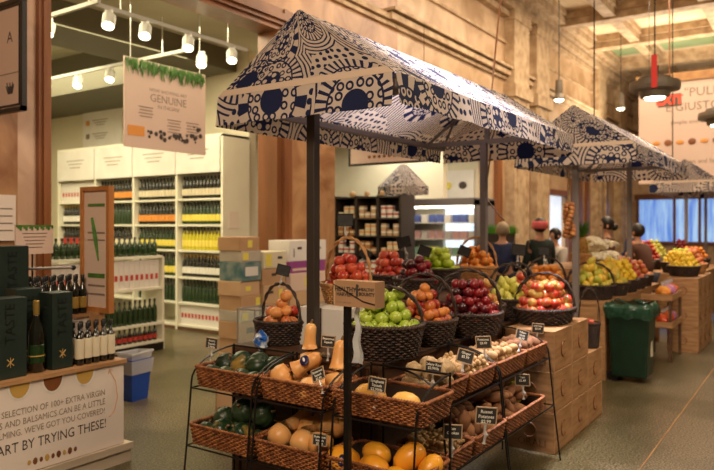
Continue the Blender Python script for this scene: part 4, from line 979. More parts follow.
butternut((2.72, 2.385, .765), (.38, -.62, .42), 'butternut squash with a navy sticker lying across the upper tray', 1.2, ((-1, -.1, .9), .175, .028))
butternut((2.73, 2.08, .762), (.10, .95, -.04), 'butternut squash lying on its side at the front right of the upper tray', 1.15)
butternut((2.88, 2.38, .752), (.1, -1, .02), 'butternut squash mostly hidden at the back of the upper tray', .9)
b = [((2.70, 2.37, .455), (.8, -.25, .45), 'butternut squash with its round end to the front, left of the lower tray'), ((2.70, 2.20, .450), (.9, .05, .45), 'butternut squash with its round end to the front, middle of the lower tray'),
     ((2.84, 2.30, .50), (.15, -1, .25), 'butternut squash lying crosswise at the back of the lower tray'), ((2.70, 2.07, .452), (.75, .1, .75), 'butternut squash leaning back at the right of the lower tray'), ((2.87, 2.12, .50), (.05, -.5, 1), 'butternut squash leaning against the rack behind the golden squash')]
for l, d, lb in b: butternut(l, d, lb, 1.14)
def acorn(loc, rot, label, s=1.0, m=0):
    o = obj('acorn_squash', AC[m], None, None, loc, rot); tag(o, label, 'squash'); o.scale = (s,)*3; obj('stem', ACs, None, o); return o
def ribbed(m, h=.115, r=.058, ribs=10):
    pr = [(.006, -h*.52), (r*.35, -h*.48), (r*.78, -h*.30), (r, -h*.02), (r*.92, h*.2), (r*.6, h*.38), (r*.22, h*.43), (.005, h*.40)]
    return mesh_of('ribbed_squash', MB().lathe(pr, 60, rad=lambda th, u: 1+.065*abs(math.sin(th*ribs/2))-.03), M[m], True)
AC = [ribbed('acorn'), ribbed('acorn_spot')]; ACs = mesh_of('squash_stem', MB().tube([(0, 0, .04), (.002, 0, .055), (.006, 0, .066)], [.010, .006, .008], 7), M['stem'])
up = [((2.86, 2.86, .775), (.5, -.6, .3), 'dark green acorn squash at the back left corner of the upper tray', 1.05, 0), ((2.86, 2.735, .795), (1.1, .3, 1), 'dark mottled acorn squash second from the left, upper tray back row', 1.1, 1), ((2.85, 2.60, .80), (-.3, -1.3, 2), 'big dark green acorn squash third in the upper back row', 1.15, 0), ((2.87, 2.475+.03, .80), (1.3, -.2, 0), 'dark green acorn squash at the right end of the upper back row', .9, 0),
      ((2.73, 2.85, .745), (.3, .4, 1), 'dark acorn squash lying low at the front left of the upper tray', .85, 0), ((2.73, 2.735, .748), (.2, -.5, 2), 'acorn squash second from the left in the upper front row', .85, 0), ((2.73, 2.625, .748), (-.4, .3, 2), 'acorn squash third from the left in the upper front row', .85, 0), ((2.73, 2.52, .747), (.5, .3, 0), 'acorn squash at the right end of the upper front row', .82, 0)]
lo = [((2.70, 2.86, .43), (.4, .4, 1), 'small dark squash at the front left of the lower tray', .8, 0), ((2.82, 2.84, .475), (-.9, .2, 0), 'dark squash at the left back of the lower tray', 1.0, 0), ((2.69, 2.725, .45), (.6, -.9, .5), 'striped mottled squash front centre of the lower tray', 1.05, 1), ((2.83, 2.70, .535), (.2, -1.0, 0), 'dark green squash on top of the lower heap', 1.1, 0),
      ((2.84, 2.56, .53), (1.1, .4, 0), 'large dark squash at the right back of the lower tray', 1.1, 0), ((2.69, 2.585, .455), (.3, .9, 2), 'mottled squash at the right front of the lower tray', 1.0, 1), ((2.72, 2.50, .44), (1.2, .5, 2), 'small dark squash wedged in the right end of the lower tray', .75, 0), ((2.82, 2.70, .43), (0, 0, 0), 'dark squash underneath the lower heap', 1.0, 0)]
for l, r_, lb, s_, m_ in up+lo: acorn((l[0], l[1], l[2]+.012), r_, lb, s_*1.12, m_)
oval = MB().lathe([(.004, -.082), (.022, -.079), (.046, -.058), (.058, -.025), (.060, .01), (.052, .045), (.032, .070), (.010, .080), (.004, .079)], 22)
OV = {k: mesh_of('oval_squash', oval, M[k], True) for k in ('yellow_squash', 'orange_squash')}
def ovalsq(kind, loc, d, label, s=1.0, sticker=False):
    o = obj(kind, OV[kind], None, None, loc, rotd(d)); tag(o, label, 'squash'); o.scale = (s,)*3
    obj('stem', MB().tube([(0, 0, .076), (0, .002, .092)], .006, 6), M['stem'], o)
    if sticker: put_sticker(o, d, sticker, .06, .024)
ovalsq('yellow_squash', (2.76, 1.80, .765), (.15, 1, .03), 'large pale yellow squash at the left of the corner tray', 1.1)
ovalsq('yellow_squash', (2.76, 1.60, .762), (.1, 1, .0), 'pale yellow squash at the right of the corner tray', .95)
ovalsq('orange_squash', (2.685, 1.905, .465), (.05, 1, .05), 'golden orange squash with a navy sticker at the left of the lowest corner tray', 1.1, ((-1, 0, .35), -.03, .054))
for l, d, lb, s_ in (((2.70, 1.74, .452), (.3, 1, -.05), 'golden orange squash second from the left in the lower corner tray', 1.05), ((2.68, 1.60, .435), (.2, 1, .1), 'golden orange squash low at the front of the lower corner tray', .9),
                     ((2.80, 1.60, .50), (.5, -.6, .6), 'golden squash leaning up in the lower corner tray', 1.05), ((2.80, 1.49, .475), (.5, -.3, .5), 'golden squash at the right end of the lower corner tray', .85), ((2.82, 1.80, .475), (.1, 1, .1), 'golden squash at the back of the lower corner tray', .95)): ovalsq('orange_squash', l, d, lb, s_)
# loose produce in the side trays
def fill(kind, name, x0, x1, y0, y1, z, r, layers, label, cat, group, s=1.0, tilt=3):
    for k in range(layers):
        nx = max(1, int((x1-x0)/(2*r))); ny = max(1, int((y1-y0)/(2*r)))
        for i in range(nx):
            for j in range(ny):
                x = x0+(i+.5)*(x1-x0)/nx+rng.uniform(-.2, .2)*r+(r*.5 if k % 2 else 0); y = y0+(j+.5)*(y1-y0)/ny+rng.uniform(-.2, .2)*r
                if x > x1: continue
                put(kind, name, (x, y, z+r*.8+k*r*1.35+rng.uniform(0, .2)*r+.0*(y-y0)), (rng.uniform(-tilt, tilt), rng.uniform(-tilt, tilt), rng.uniform(0, 6)), label, cat, group, False, s*rng.uniform(.85, 1.1))
fill('celeriac', 'celeriac', 3.03, 3.33, 1.60, 1.82, .715, .052, 2, 'knobbly pale root in the nearest upper side tray', 'celeriac', 'knobbly roots in the side tray')
fill('ginger', 'ginger_root', 3.40, 3.70, 1.59, 1.83, .715, .026, 3, 'branching pale ginger root in the second upper side tray', 'ginger', 'ginger roots in the side tray', 1.15)
fill('potato', 'yellow_potato', 3.78, 4.20, 1.59, 1.83, .712, .030, 3, 'small yellow potato in the third upper side tray', 'potato', 'small yellow potatoes')
fill('russet', 'red_potato', 4.29, 4.58, 1.60, 1.82, .715, .036, 2, 'red-brown root in the farthest upper side tray', 'root', 'red-brown roots in the farthest tray', .9)
fill('ginger', 'dried_root', 3.03, 3.27, 1.54, 1.76, .40, .027, 3, 'dried pale root in the nearest lower side tray', 'root', 'dried roots in the lower side tray', 1.0)
fill('russet', 'russet_potato', 3.35, 3.70, 1.54, 1.76, .40, .038, 3, 'russet potato in the middle lower side tray', 'potato', 'russet potatoes')
fill('sweet_potato', 'sweet_potato', 3.80, 4.20, 1.54, 1.76, .40, .046, 3, 'long brown sweet potato in the farthest lower side tray', 'sweet potato', 'sweet potatoes', 1.0)
fill('mango', 'green_squash', 4.25, 4.36, 1.56, 1.76, .41, .05, 2, 'pale yellow-green squash at the end of the farthest lower side tray', 'squash', 'pale green squash by the sweet potatoes', 1.0)
# ------------------------------------------------------------ price tags
def price_tag(loc, n, lines, label, s=1.0, tilt=.0, roll=0, blank=False):
    a = math.atan2(n[1], n[0])+PI/2
    t = thing('price_tag', label, 'price tag', loc, a); t.scale = (s,)*3
    t.rotation_euler = (-tilt, roll, a)
    w_, h = .078, .062
    fr = MB()
    for q in ((-w_/2, -w_/2+.004, 0, h), (w_/2-.004, w_/2, 0, h), (-w_/2, w_/2, 0, .004), (-w_/2, w_/2, h-.004, h)): fr.box(q[0], -.003, q[2]+.045, q[1], .003, q[3]+.045)
    obj('frame', fr, M['tagframe' if not blank else 'black'], t)
    obj('slate', MB().box(-w_/2+.003, -.001, .048, w_/2-.003, .002, h+.042), M['chalkboard'], t)
    obj('clip', MB().tube([(0, .003, .05), (0, .003, .02), (.004, .003, .008), (0, .003, -.025)], [.006, .005, .010, .008], 6), M['clip'], t)
    for k, l in enumerate(lines):
        lettering(l, .016, (0, -.0018, .090-.0175*k), (PI/2, 0, 0), t, 'chalk', 'chalk_lettering', bold=.0004)
nx_ = (-.95, -.3); nd = (-.8, -.6)
for loc, n, lines, lb, s_, ti, ro in (
    ((2.70, 2.83, .86), nx_, ['Acorn', 'Squash', '2.99/lb'], 'small slate price tag above the dark green squash, leftmost tray', 1.0, 0, .1),
    ((2.955, 2.20, .89), nx_, ['Butternut', 'Squash'], 'slate price tag reading butternut squash behind the upright squash', 1.05, 0, .05),
    ((2.66, 2.02, .795), (-.9, -.1), ['Butternut', 'Squash', '$1.99'], 'strongly tilted slate tag clipped between the two upper squash trays', 1.0, .3, -.45),
    ((2.665, 1.71, .775), nx_, ['Spaghetti', 'Squash', '$2.99/lb'], 'slate price tag reading spaghetti squash on the corner tray', 1.1, 0, .12),
    ((2.63, 2.01, .485), nx_, ['Butternut', 'Squash', '$1.99'], 'slate price tag on the lower butternut tray', .95, 0, .05),
    ((3.02, 1.60, .805), (-1, -.3), ['Celery Root', '$2.99/lb'], 'slate price tag at the near end of the knobbly roots', 1.1, 0, .1),
    ((3.36, 1.60, .80), nd, ['Ginger', '$5.99'], 'tilted slate tag on the ginger tray', 1.2, .25, .3),
    ((3.72, 1.62, .82), (-1, -.15), ['Potatoes', '$3.49'], 'narrow slate tag between ginger and yellow potatoes, seen edge-on', 1.2, 0, -.1),
    ((4.22, 1.60, .81), nd, ['Yukon', 'Gold', '$2.99'], 'tilted slate tag at the far end of the yellow potatoes', 1.1, .25, .3),
    ((4.60, 1.62, .80), nd, ['SPECIAL', '$2.49'], 'slate tag with a bright price on the farthest upper side tray', 1.1, 0, .1),
    ((3.00, 1.48, .50), nd, ['Sun', 'Chokes'], 'slate tag in front of the dried roots', 1.2, 0, .05),
    ((3.38, 1.475, .47), nd, ['Russet', 'Potatoes', '$2.99'], 'slate tag reading potatoes on the lower side tray', 1.5, 0, .08),
    ((4.1, 1.53, .54), (-1, -.1), ['Yam', '$2.49'], 'slate tag above the sweet potatoes', 1.2, 0, -.05)):
    price_tag(loc, n, lines, lb, s_, ti, ro)
for loc, lb, s_, ro in (((3.26, 2.80, 1.235), 'blank grey card clipped to the peach basket handle', 1.1, .25), ((3.63, 2.56, 1.53), 'blank black card on top of the honey basket handle', 1.35, 0),
                    ((4.30, 2.9, 1.30), 'dark blank card leaning beside the glossy red apples', 1.2, .5), ((4.75, 2.62, 1.30), 'dark blank card between glossy red and lime green apples', 1.3, .35),
                    ((5.1, 2.95, 1.34), 'dark card standing behind the lime green apples', 1.5, -.2), ((5.32, 2.55, 1.28), 'dark card tilted in front of the oranges', 1.35, .4), ((5.0, 2.98, 1.22), 'small dark card low behind the lime green apples', 1.5, 0),
                    ((5.75, 2.2, 1.26), 'pale-edged card on the handle at the far table end', 1.6, .1), ((6.9, 2.35, 1.22), 'black card on the handle of the yellow oranges basket', 1.5, 0), ((8.15, 2.75, 1.125), 'small dark card beside the pineapple', 1.8, 0)):
    price_tag(loc, (-.83, -.56), [], lb, s_, 0, ro, blank=True)
# ------------------------------------------------------------ cardboard sign on its black stand
t = thing('sign_stand', 'slim black floor stand in front of the squash racks', 'stand', (2.45, 1.715, 0))
obj('upright', MB().box(-.013, -.013, .02, .013, .013, 1.245), M['black'], t); obj('base_plate', MB().box(-.12, -.12, 0, .12, .12, .02), M['black'], t)
t = thing('cardboard_sign', 'brown cardboard box sign held by a black cord on top of the slim stand', 'sign', (2.45, 1.655, 1.246), -PI/2-.05)
obj('box_body', MB().box(-.112, -.035, 0, .112, .035, .112), mat('sign_cardboard', (.36, .20, .10), .8, c2=(.42, .24, .13), scale=3), t)
for x in (-.105,): obj('side_flap', MB().box(-.1135, -.0355, 0, -.105, .0355, .112), M['card_tan'], t)
lettering('HEALTHY', .027, (-.048, -.0362, .074), (PI/2, 0, 0), t, 'ink', bold=.001); lettering('HARVEST', .022, (-.050, -.0362, .052), (PI/2, 0, 0), t, 'ink', bold=.0008)
lettering('HEALTHY', .018, (.068, -.0362, .078), (PI/2, 0, 0), t, 'ink', bold=.0008); lettering('BOUNTY', .020, (.068, -.0362, .058), (PI/2, 0, 0), t, 'ink', bold=.001)
b = MB().ball((.018, -.0362, .092), .008, n=8, m=5, sq=(1, .1, 1)); b.tube([(.018, -.0362, .085), (.018, -.0362, .05)], .006, 5).tube([(.004, -.0362, .08), (.018, -.0362, .072), (.032, -.0362, .08)], .003, 4); obj('printed_figure', b, M['ink'], t)
lettering('grown with care', .012, (-.055, -.0362, .018), (PI/2, 0, 0), t, 'ink_soft')
obj('cord', MB().tube([(-.114, -.038, .004), (-.114, -.038, .095), (-.05, -.038, .07), (.05, -.038, .028), (.112, -.038, .018)], .0022, 6), M['black'], t)
t = thing('paper_bag_strip', 'strip of thin clear bags hanging from the cardboard sign stand', 'bags', (2.46, 1.665, 1.24))
b = MB(); N = 10
vs = []; 
for j in range(N+1):
    z = -.245*j/N; wd = .010+.020*(j/N); o = .006*math.sin(j*1.3)
    vs += [(-.008, -wd+o-.01*j/N*0, z), (.006, o, z), (-.004, wd+o, z), (.012, o*.5, z)]
fs = [(4*j+k, 4*j+(k+1) % 4, 4*j+4+(k+1) % 4, 4*j+4+k) for j in range(N) for k in range(4)]; b.add(vs, fs); obj('bag_roll', b, M['bag_plastic'], t)
t = thing('crumpled_bag', 'crumpled blue and white bag behind the dark green squash', 'bag', (3.02, 2.74, .885))
b = MB().ball((0, 0, .03), .05, n=12, m=8, sq=(.6, 1, 1.1)); gg = random.Random(9); b.v = [tuple(c+gg.uniform(-.012, .012) for c in v) for v in b.v]
obj('bag_body', b, mat('blue_white_print', (.02, .12, .5), .4, c2=(.6, .65, .7), scale=16, lo=.45, hi=.55), t)
# ------------------------------------------------------------ second stall
T2 = .80
table('display_table', 'pale wooden display table of the second stall behind the green bin', 7.2, 10.1, 1.82, 2.95, T2, 'wood')
bh('orange', 'yellow_orange', .24, .15, (7.62, 2.58, T2+.001), 4, 'dark basket of yellow-orange fruit with two tall handles, left on the second stall', 'yellow-orange fruit at the left of the second stall', 'orange', 'yellow oranges at the left of the second stall', .040, handle=.28, rz=.4)
bh('mango', 'mango', .25, .15, (7.56, 2.06, T2+.001), 5, 'dark basket of mangoes at the near corner of the second stall', 'green and yellow mango at the near corner of the second stall', 'mango', 'mangoes on the second stall', .045, handle=.24, rz=.2)
bh('mango', 'papaya', .24, .14, (8.10, 2.02, T2+.001), 5, 'dark basket of ripe mangoes right of the nearer mango basket', 'ripe mango farther along the second stall', 'mango', 'ripe mangoes farther along the second stall', .045)
bh('yellow_pepper', 'yellow_pepper', .22, .14, (8.60, 2.0, T2+.001), 5, 'basket of yellow fruit in the middle of the second stall', 'yellow fruit in the middle of the second stall', 'fruit', 'yellow fruit on the second stall', .038)
bh('mixed_apple', 'red_pear', .22, .14, (9.08, 2.0, T2+.001), 5, 'basket of red and yellow fruit on the second stall', 'red and yellow fruit past the yellow ones', 'fruit', 'red and yellow fruit on the second stall', .040)
bh('peach', 'peach', .20, .14, (9.56, 2.0, T2+.001), 4, 'basket of peaches at the far end of the second stall', 'peach at the far end of the second stall', 'peach', 'peaches at the far end of the second stall', .040)
t = thing('table_riser', 'raised wooden step at the back of the second stall', 'riser', (0, 0, 0)); obj('step_body', MB().box(8.1, 2.28, T2+.001, 9.9, 2.93, 1.08), M['wood'], t)
for i, (x, y, z) in enumerate(((8.92, 2.40, 1.12), (9.18, 2.36, 1.12), (9.44, 2.36, 1.12), (9.70, 2.38, 1.12), (9.05, 2.38, 1.26), (9.31, 2.36, 1.27), (9.57, 2.36, 1.26), (9.4, 2.52, 1.32))):
    put('cauliflower', 'cauliflower', (x, y, z), (.3*math.sin(i), .3*math.cos(i*2)-.3, i), 'creamy white cauliflower piled on the back step of the second stall', 'cauliflower', 'cauliflowers on the second stall', s=1.35)
bh('lime_apple', 'green_fruit', .18, .12, (9.68, 2.72, 1.081), 4, 'basket of green fruit past the cauliflowers', 'green fruit past the cauliflowers', 'fruit', 'green fruit past the cauliflowers', .036)
t = thing('pineapple', 'pineapple with tall spiky leaves in a honey wicker pot', 'pineapple', (8.50, 2.43, 1.10))
obj('fruit_body', MB().lathe([(.03, .10), (.07, .12), (.082, .2), (.078, .28), (.05, .34), (.02, .35)], 18, rad=lambda th, u: 1+.05*math.sin(th*9+u*20)), M['pineapple'], t)
b = MB()
for k in range(46):
    a = k*2.4; l = .10+.16*(k/46); q = .5-.35*k/46; p0 = Vector((.015*math.cos(a), .015*math.sin(a), .34)); d = Vector((math.cos(a)*q, math.sin(a)*q, .8)).normalized()
    sd = Vector((-math.sin(a), math.cos(a), 0))*.012
    b.add([p0-sd, p0+sd, p0+d*l*.6+sd*.8, p0+d*l+Vector((math.cos(a), math.sin(a), -.3))*.03, p0+d*l*.6-sd*.8], [(0, 1, 2, 3, 4)])
obj('leaf_crown', b, M['leaf'], t)
round_basket(.12, .16, 'honey wicker pot under the pineapple', (8.50, 2.43, 1.081), 0, 'wicker_light')
t = thing('onion_braid', 'long braid of brown onions hanging beside the post of the second canopy', 'onion braid', (7.02, 2.13, 1.46))
g2 = random.Random(4)
for k in range(26):
    z = .02+.34*k/26; a = k*2.2; q = .045*(1-.3*k/26)
    obj('onion', MB().lathe([(.004, -.028), (.02, -.022), (.031, 0), (.02, .022), (.006, .034), (.003, .05)], 10), M['onion'], t, (q*math.cos(a), q*math.sin(a), z), (g2.uniform(-1, 1), g2.uniform(-1, 1), 0), True)
obj('braided_stalk', MB().tube([(0, 0, .1), (.01, 0, .4), (0, 0, .5), (0, 0, .82)], [.02, .02, .012, .005], 7), M['straw'], t)
# stall 2 side: stand with bags, crates, green bin
t = thing('wheeled_bin', 'dark green plastic wheelie bin with a bin bag over its rim', 'bin', (7.42, 1.60, 0), .02)
b = MB(); vs = [(-.17, -.17, .05), (.17, -.17, .05), (.17, .17, .05), (-.17, .17, .05), (-.21, -.2, .74), (.21, -.2, .74), (.21, .2, .74), (-.21, .2, .74)]
b.add(vs, [(3, 2, 1, 0), (4, 5, 6, 7), (0, 1, 5, 4), (1, 2, 6, 5), (2, 3, 7, 6), (3, 0, 4, 7)]); bevel(obj('bin_body', b, M['bin_green'], t), .02, 3)
obj('rim', MB().box(-.23, -.215, .72, .23, .215, .76), M['bin_green'], t)
b = MB(); n = 40; vs = []
for j, (z, o) in enumerate(((.79, -.02), (.80, .0), (.76, .025), (.70, .02), (.655, .012))):
    for k in range(n):
        th = 2*PI*k/n; cx_, sy_ = math.cos(th), math.sin(th); q = max(abs(cx_), abs(sy_)); w2 = .012*math.sin(k*2.1+j)
        vs.append((cx_/q*(.215+o+w2), sy_/q*(.20+o+w2), z+.014*math.sin(k*1.3+j)))
b.add(vs, [(j*n+k, j*n+(k+1) % n, (j+1)*n+(k+1) % n, (j+1)*n+k) for j in range(4) for k in range(n)]); obj('bag_liner', b, M['bin_bag'], t, smooth=True)
for x in (-.12, .12): obj('wheel', MB().tube([(x-.02, .16, .05), (x+.02, .16, .05)], .05, 16), M['black'], t)
obj('side_label', MB().box(-.02, -.204, .25, .06, -.190, .55), M['label_cream'], t, rot=(-.045, 0, 0))
t = thing('wooden_stand', 'dark wooden two-tier stand with bagged fruit beside the second stall', 'stand', (8.9, 1.58, 0))
for x in (-.32, .32):
    for y in (-.15, .15): obj('leg', MB().box(x-.015, y-.015, 0, x+.015, y+.015, .78), M['wood_dark'], t)
for z in (.42, .74):
    b = MB(); b.box(-.34, -.17, z-.015, .34, .17, z); b.box(-.34, -.175, z-.02, .34, -.165, z+.05); b.box(-.345, -.17, z-.02, -.335, .17, z+.05); obj('tray', b, M['wood'], t)
def bagged(x, y, z, m, r, label, grp):
    t = thing('bagged_fruit', label, 'bag of fruit', (x, y, z), 0, grp)
    b = MB().ball((0, 0, r*.8), r, n=12, m=8, sq=(1.1, 1, .85)); g_ = random.Random(int(x*1000+y*77)); b.v = [tuple(c+g_.uniform(-.1, .1)*r for c in v) for v in b.v]
    obj('fruit_pack', b, M[m], t); obj('gathered_top', MB().tube([(0, 0, r*1.4), (.0, .01, r*1.7), (.02, 0, r*2.1)], [r*.2, r*.12, r*.4], 7), M['bag_plastic'], t)
for i, (x, m) in enumerate(((8.66, 'net_orange'), (8.84, 'net_purple'), (9.02, 'net_purple'), (9.16, 'net_red'))):
    bagged(x, 1.52, .741, m, .085, ['orange bag of fruit leftmost on the upper tray of the stand', 'purple and pink bag second on the upper tray of the stand', 'purple and pink bag third on the upper tray of the stand', 'red bag at the right end of the upper tray of the stand'][i], None)
for i, (x, m) in enumerate(((8.66, 'net_red'), (8.86, 'net_red'), (9.06, 'net_purple'))):
    bagged(x, 1.52, .421, m, .085, ['red bag of fruit at the left of the lower tray of the stand', 'red bag of fruit in the middle of the lower tray of the stand', 'purple bag at the right of the lower tray of the stand'][i], None)
for c_ in range(3):
    for r_ in range(3):
        t = crate(9.57+.42*c_, 1.24, .001+.312*r_, 'pale crate, %s in the %s column of the stack under the lemon basket' % (['bottom', 'middle', 'topmost'][r_], ['nearest', 'middle', 'farthest'][c_]), None, h=1.09)
bh('lemon', 'lemon', .24, .12, (9.72, 1.46, .935+.01), 4, 'black basket of yellow lemons on the farther crate stack', 'yellow lemon on the farther crate stack', 'lemon', 'lemons on the farther crate stack', .036, sy=.8)
bh('peach', 'peach', .22, .12, (10.35, 1.44, .945), 4, 'wicker basket of peaches past the lemons', 'peach in the basket past the lemons', 'peach', 'peaches past the lemons', .040, m='wicker_light', sy=.8)
# third stall
table('display_table', 'long wooden display table of the third stall at the right', 11.2, 14.6, 1.5, 2.9, .86, 'wood')
t3 = [('lemon', 11.5, 1.8, 1.0, 'lemons'), ('lime_apple', 11.95, 1.8, 1.0, 'green fruit'), ('red_apple', 12.5, 1.8, 1.0, 'red apples'), ('orange', 13.1, 1.8, 1.0, 'oranges'), ('peach', 11.5, 2.4, 1.1, 'peaches'), ('red_apple', 12.2, 2.4, 1.1, 'dark red apples'), ('pear', 12.9, 2.4, 1.1, 'pears'), ('plum', 13.7, 2.1, 1.0, 'plums')]
for k, x, y, s_, w_ in t3:
    row = 'front' if y < 2 else 'back'
    bh(k, k, .25, .16, (x, y, .861), 4 if row == 'front' else 6, 'basket of %s in the %s row of the third stall' % (w_, row), '%s in the %s row of the third stall' % ({'lemons': 'yellow lemon', 'green fruit': 'green fruit', 'red apples': 'bright red apple', 'oranges': 'orange', 'peaches': 'peach', 'dark red apples': 'red apple', 'pears': 'yellow-green pear', 'plums': 'dark plum'}[w_], row), w_.split()[-1].rstrip('s'), '%s in the %s row of the third stall' % (w_, row), .042 if k != 'lemon' else .038)
# ------------------------------------------------------------ dairy corner
t = thing('dark_rack', 'dark wooden rack with small goods in front of the dairy corner', 'rack', (9.6, 6.33, 0))
for y in (-.66, -.22, .22, .66): obj('upright', MB().box(0, y-.02, 0, .45, y+.02, 2.1), M['rack_dark'], t)
for z in (.1, .45, .8, 1.12, 1.42, 1.72, 2.08): obj('shelf_board', MB().box(0, -.66, z-.025, .45, .66, z), M['rack_dark'], t)
obj('back_panel', MB().box(.44, -.66, 0, .46, .66, 2.1), M['rack_dark'], t)
gp = MB().cbox((0, 0, .05), (.1, .09, .1)); gp.cbox((0, 0, .06), (.102, .092, .03), 1)
GP = [mesh_of('packet', gp, [M[a], M[b_]]) for a, b_ in (('label_cream', 'label_orange'), ('card_tan', 'label_white'), ('label_white', 'label_red'), ('wood_frame', 'label_cream'))]
for r_, z in enumerate((.45, .8, 1.12, 1.42, 1.72)):
    for cc in range(3):
        for j in range(3):
            k = rng.randrange(4)
            for st_ in range(2 if (r_+cc+j) % 3 else 1):
                place_mesh('packet', GP[(r_+cc) % 4], (9.68, 6.33+.44*(1-cc)-.12+.12*j, z+.001+.101*st_), 'small packet, %s shelf, %s section of the dark rack' % (['lowest stocked', 'second', 'middle', 'second highest', 'highest'][r_], ['left', 'middle', 'right'][cc]), 'packet', 'packets on the %s shelf, %s section' % (['lowest stocked', 'second', 'middle', 'second highest', 'highest'][r_], ['left', 'middle', 'right'][cc]))
for k in range(3): put('potato', 'bread_loaf', (9.8, 6.75-.3*k, 2.13), (0, 1.57, .3*k), 'brown loaf lying on top of the dark rack', 'bread', 'loaves on top of the dark rack', s=2.2)
t = thing('dairy_case', 'open refrigerated dairy case with lit shelves of pale packages', 'refrigerated case', (11.0, 5.75, 0))
obj('side_panel', MB().box(0, .75, 0, .8, .80, 2.05), M['post_grey'], t); obj('side_panel', MB().box(0, -.80, 0, .8, -.75, 2.05), M['post_grey'], t)
obj('base', MB().box(-.05, -.78, 0, .8, .78, .45), M['white'], t); obj('top', MB().box(0, -.8, 1.95, .8, .8, 2.08), M['post_grey'], t)
obj('lit_back', MB().box(.70, -.75, .45, .74, .75, 1.95), M['case_lit'], t); obj('light_strip', MB().box(.05, -.72, 1.91, .12, .72, 1.94), M['lamp_on'], t)
for z in (.75, 1.05, 1.35, 1.65): obj('shelf', MB().box(.12, -.75, z-.02, .7, .75, z), M['white'], t)
PK = [mesh_of('package', MB().cbox((0, 0, .07), (.1, .12, .14)), M[k]) for k in ('label_white', 'paper_white')]+[mesh_of('package', MB().cbox((0, 0, .07), (.1, .12, .14)), mat('pale_%s_pack' % k, c_, .5)) for k, c_ in (('green', (.35, .6, .42)), ('blue', (.10, .14, .42)), ('rose', (.75, .45, .42)))]
for r_, z in enumerate((.45, .75, 1.05, 1.35, 1.65)):
    for j in range(9): place_mesh('dairy_package', PK[[0, 1, 2, 4, 3][r_] if j % 3 else 1], (11.2, 5.75-.64+.16*j, z+.001), 'pale package on the %s shelf of the dairy case' % ['lowest', 'second', 'third', 'fourth', 'top'][r_], 'package', 'packages on the %s shelf of the dairy case' % ['lowest', 'second', 'third', 'fourth', 'top'][r_])
# green grass planter far back
t = thing('grass_planter', 'box of bright green grass on a dark plinth behind the shoppers', 'planter', (11.2, 4.6, 0))
obj('plinth', MB().box(-.2, -.2, 0, .2, .2, 1.45), M['rack_dark'], t); b = MB(); g3 = random.Random(2)
for k in range(500):
    x, y = g3.uniform(-.24, .24), g3.uniform(-.26, .26); b.add([(x-.006, y-.006, 1.45), (x+.006, y+.006, 1.45), (x+g3.uniform(-.04, .04), y+g3.uniform(-.05, .05), 1.55+g3.random()*.1)], [(0, 1, 2)])
obj('grass', b, mat('wheatgrass', (.10, .34, .015), .6), t)['kind'] = 'stuff'
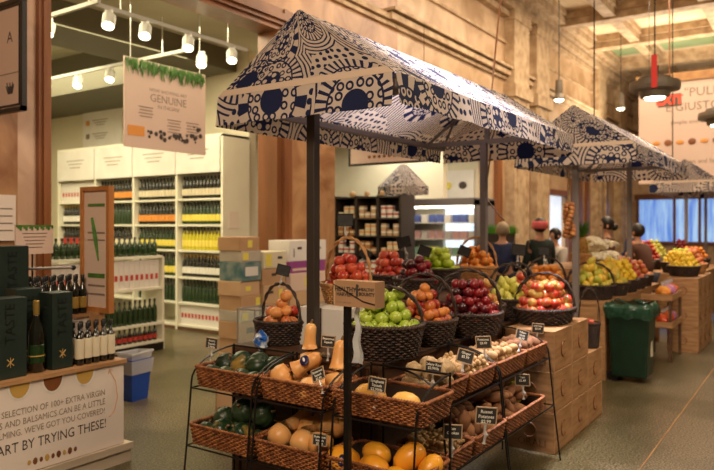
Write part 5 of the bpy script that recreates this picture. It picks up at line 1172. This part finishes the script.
# ------------------------------------------------------------ people
def skinned(name, V, E_, mtl, parent, lvl=2):
    me = bpy.data.meshes.new(name); me.from_pydata([v[0] for v in V], E_, []); o = bpy.data.objects.new(name, me); COL.objects.link(o); me.materials.append(M[mtl])
    sk = o.modifiers.new('skin', 'SKIN'); sk.use_smooth_shade = True
    for i, v in enumerate(V):
        d = me.skin_vertices[0].data[i]; d.radius = (v[1], v[2] if len(v) > 2 else v[1]); d.use_root = (i == 0)
    ss = o.modifiers.new('sub', 'SUBSURF'); ss.levels = lvl; ss.render_levels = lvl
    o.parent = parent; return o
def person(loc, rz, label, top, legs, hair, band=None, h=1.0, lean=0, bun=False):
    t = thing('person', label, 'person', loc, rz); t.scale = (h,)*3
    # faces local +x
    V = [((0, 0, .95), .12, .15), ((lean*.4, 0, 1.15), .11, .14), ((lean*.8, 0, 1.36), .11, .16), ((lean, 0, 1.46), .055), ((lean+.01, 0, 1.53), .055), ((lean+.02, 0, 1.62), .078, .095), ((lean+.02, 0, 1.70), .06, .07)]
    E_ = [(0, 1), (1, 2), (2, 3), (3, 4), (4, 5), (5, 6)]
    hands = []
    for s_ in (-1, 1):
        i = len(V); V += [((lean*.8, s_*.17, 1.38), .055), ((lean*.8+.02, s_*.22, 1.12), .042), ((lean*.8+.20, s_*.20, .98), .032), ((lean*.8+.26, s_*.19, .97), .028, .02)]
        E_ += [(2, i), (i, i+1), (i+1, i+2), (i+2, i+3)]
        for f in range(4):
            V += [((lean*.8+.30, s_*(.165+.018*f), .965), .009), ((lean*.8+.335+.006*(f in (1, 2)), s_*(.165+.018*f), .95), .008)]; E_ += [(i+3, len(V)-2), (len(V)-2, len(V)-1)]
        V += [((lean*.8+.27, s_*.15, .98), .010), ((lean*.8+.30, s_*.135, .975), .009)]; E_ += [(i+3, len(V)-2), (len(V)-2, len(V)-1)]
        i = len(V); V += [((0, s_*.10, .90), .09), ((.01, s_*.10, .50), .06), ((-.01, s_*.10, .09), .042), ((.10, s_*.105, .04), .035)]; E_ += [(0, i), (i, i+1), (i+1, i+2), (i+2, i+3)]
    skinned('body', V, E_, 'skin', t, 1)
    V = [((0, 0, .92), .15, .18), ((lean*.4, 0, 1.15), .14, .17), ((lean*.8, 0, 1.36), .135, .19), ((lean, 0, 1.46), .075)]; E_ = [(0, 1), (1, 2), (2, 3)]
    for s_ in (-1, 1):
        i = len(V); V += [((lean*.8, s_*.18, 1.37), .075), ((lean*.8+.02, s_*.225, 1.12), .06), ((lean*.8+.18, s_*.205, .99), .045)]; E_ += [(2, i), (i, i+1), (i+1, i+2)]
    skinned('jacket', V, E_, top, t)
    V = [((0, 0, .93), .13, .165)]; E_ = []
    for s_ in (-1, 1):
        i = len(V); V += [((0, s_*.10, .86), .105), ((.01, s_*.10, .50), .078), ((-.01, s_*.10, .12), .06)]; E_ += [(0, i), (i, i+1), (i+1, i+2)]
    skinned('trousers', V, E_, legs, t)
    for s_ in (-1, 1): obj('shoe', MB().ball((.05, s_*.105, .04), .05, n=12, m=7, sq=(2.4, 1, .8)), M['black'], t, smooth=True)
    b = MB().ball((lean+.0, 0, 1.655), .112, n=18, m=12, sq=(1.02, .92, 1.05))
    b.v = [(min(v[0], lean+.065) if v[2] < 1.69 else v[0], v[1], v[2]) for v in b.v]
    if bun: b.ball((lean-.11, 0, 1.60), .06)
    obj('hair', b, M[hair], t, smooth=True)
    b = MB().ball((lean+.118, 0, 1.60), .014, n=8, m=5, sq=(1, .8, 1.4)); obj('nose', b, M['skin'], t, smooth=True)
    for s_ in (-1, 1): obj('eye', MB().ball((lean+.098, s_*.035, 1.625), .009, n=8, m=5), M['ink'], t)
    for s_ in (-1, 1): obj('ear', MB().ball((lean+.01, s_*.10, 1.61), .022, n=8, m=6, sq=(.8, .5, 1.3)), M['skin'], t)
    obj('mouth', MB().ball((lean+.104, 0, 1.565), .012, n=8, m=5, sq=(.4, 2, .4)), M['label_red'], t)
    if band:
        b = MB().lathe([(.100, 1.60), (.119, 1.605), (.121, 1.70), (.105, 1.715)], 20, (lean, 0, 0)); obj('headband', b, M[band], t, smooth=True)
person((9.7, 3.35, 0), .9, 'shopper in a dark top with a wide pink headband, seen from behind', 'dark_cloth', 'jeans', 'hair_dark', 'pink_cloth', .965, .03)
person((9.3, 3.78, 0), .4, 'shopper with grey-blond hair and a navy jacket, left of the pink headband', 'navy', 'jeans', 'hair_grey', None, .93, .05)
person((10.6, 3.42, 0), 2.6, 'shopper in a pale top behind the one with the pink headband', 'white_cloth', 'jeans', 'hair_dark', None, .88, .02)
person((10.9, 2.72, 0), 2.0, 'shopper with dark hair tied in a bun near the second canopy post', 'plum_cloth', 'jeans', 'hair_dark', None, .98, 0, True)
person((10.62, 2.1, 0), 1.2, 'shopper with reddish brown top bending between the second and third stalls', 'plum_cloth', 'jeans', 'hair_dark', None, .92, .14)
person((15.2, 3.3, 0), 2.0, 'distant small figure with blue top standing before the bright windows', 'navy', 'jeans', 'hair_dark', None, .93, 0)
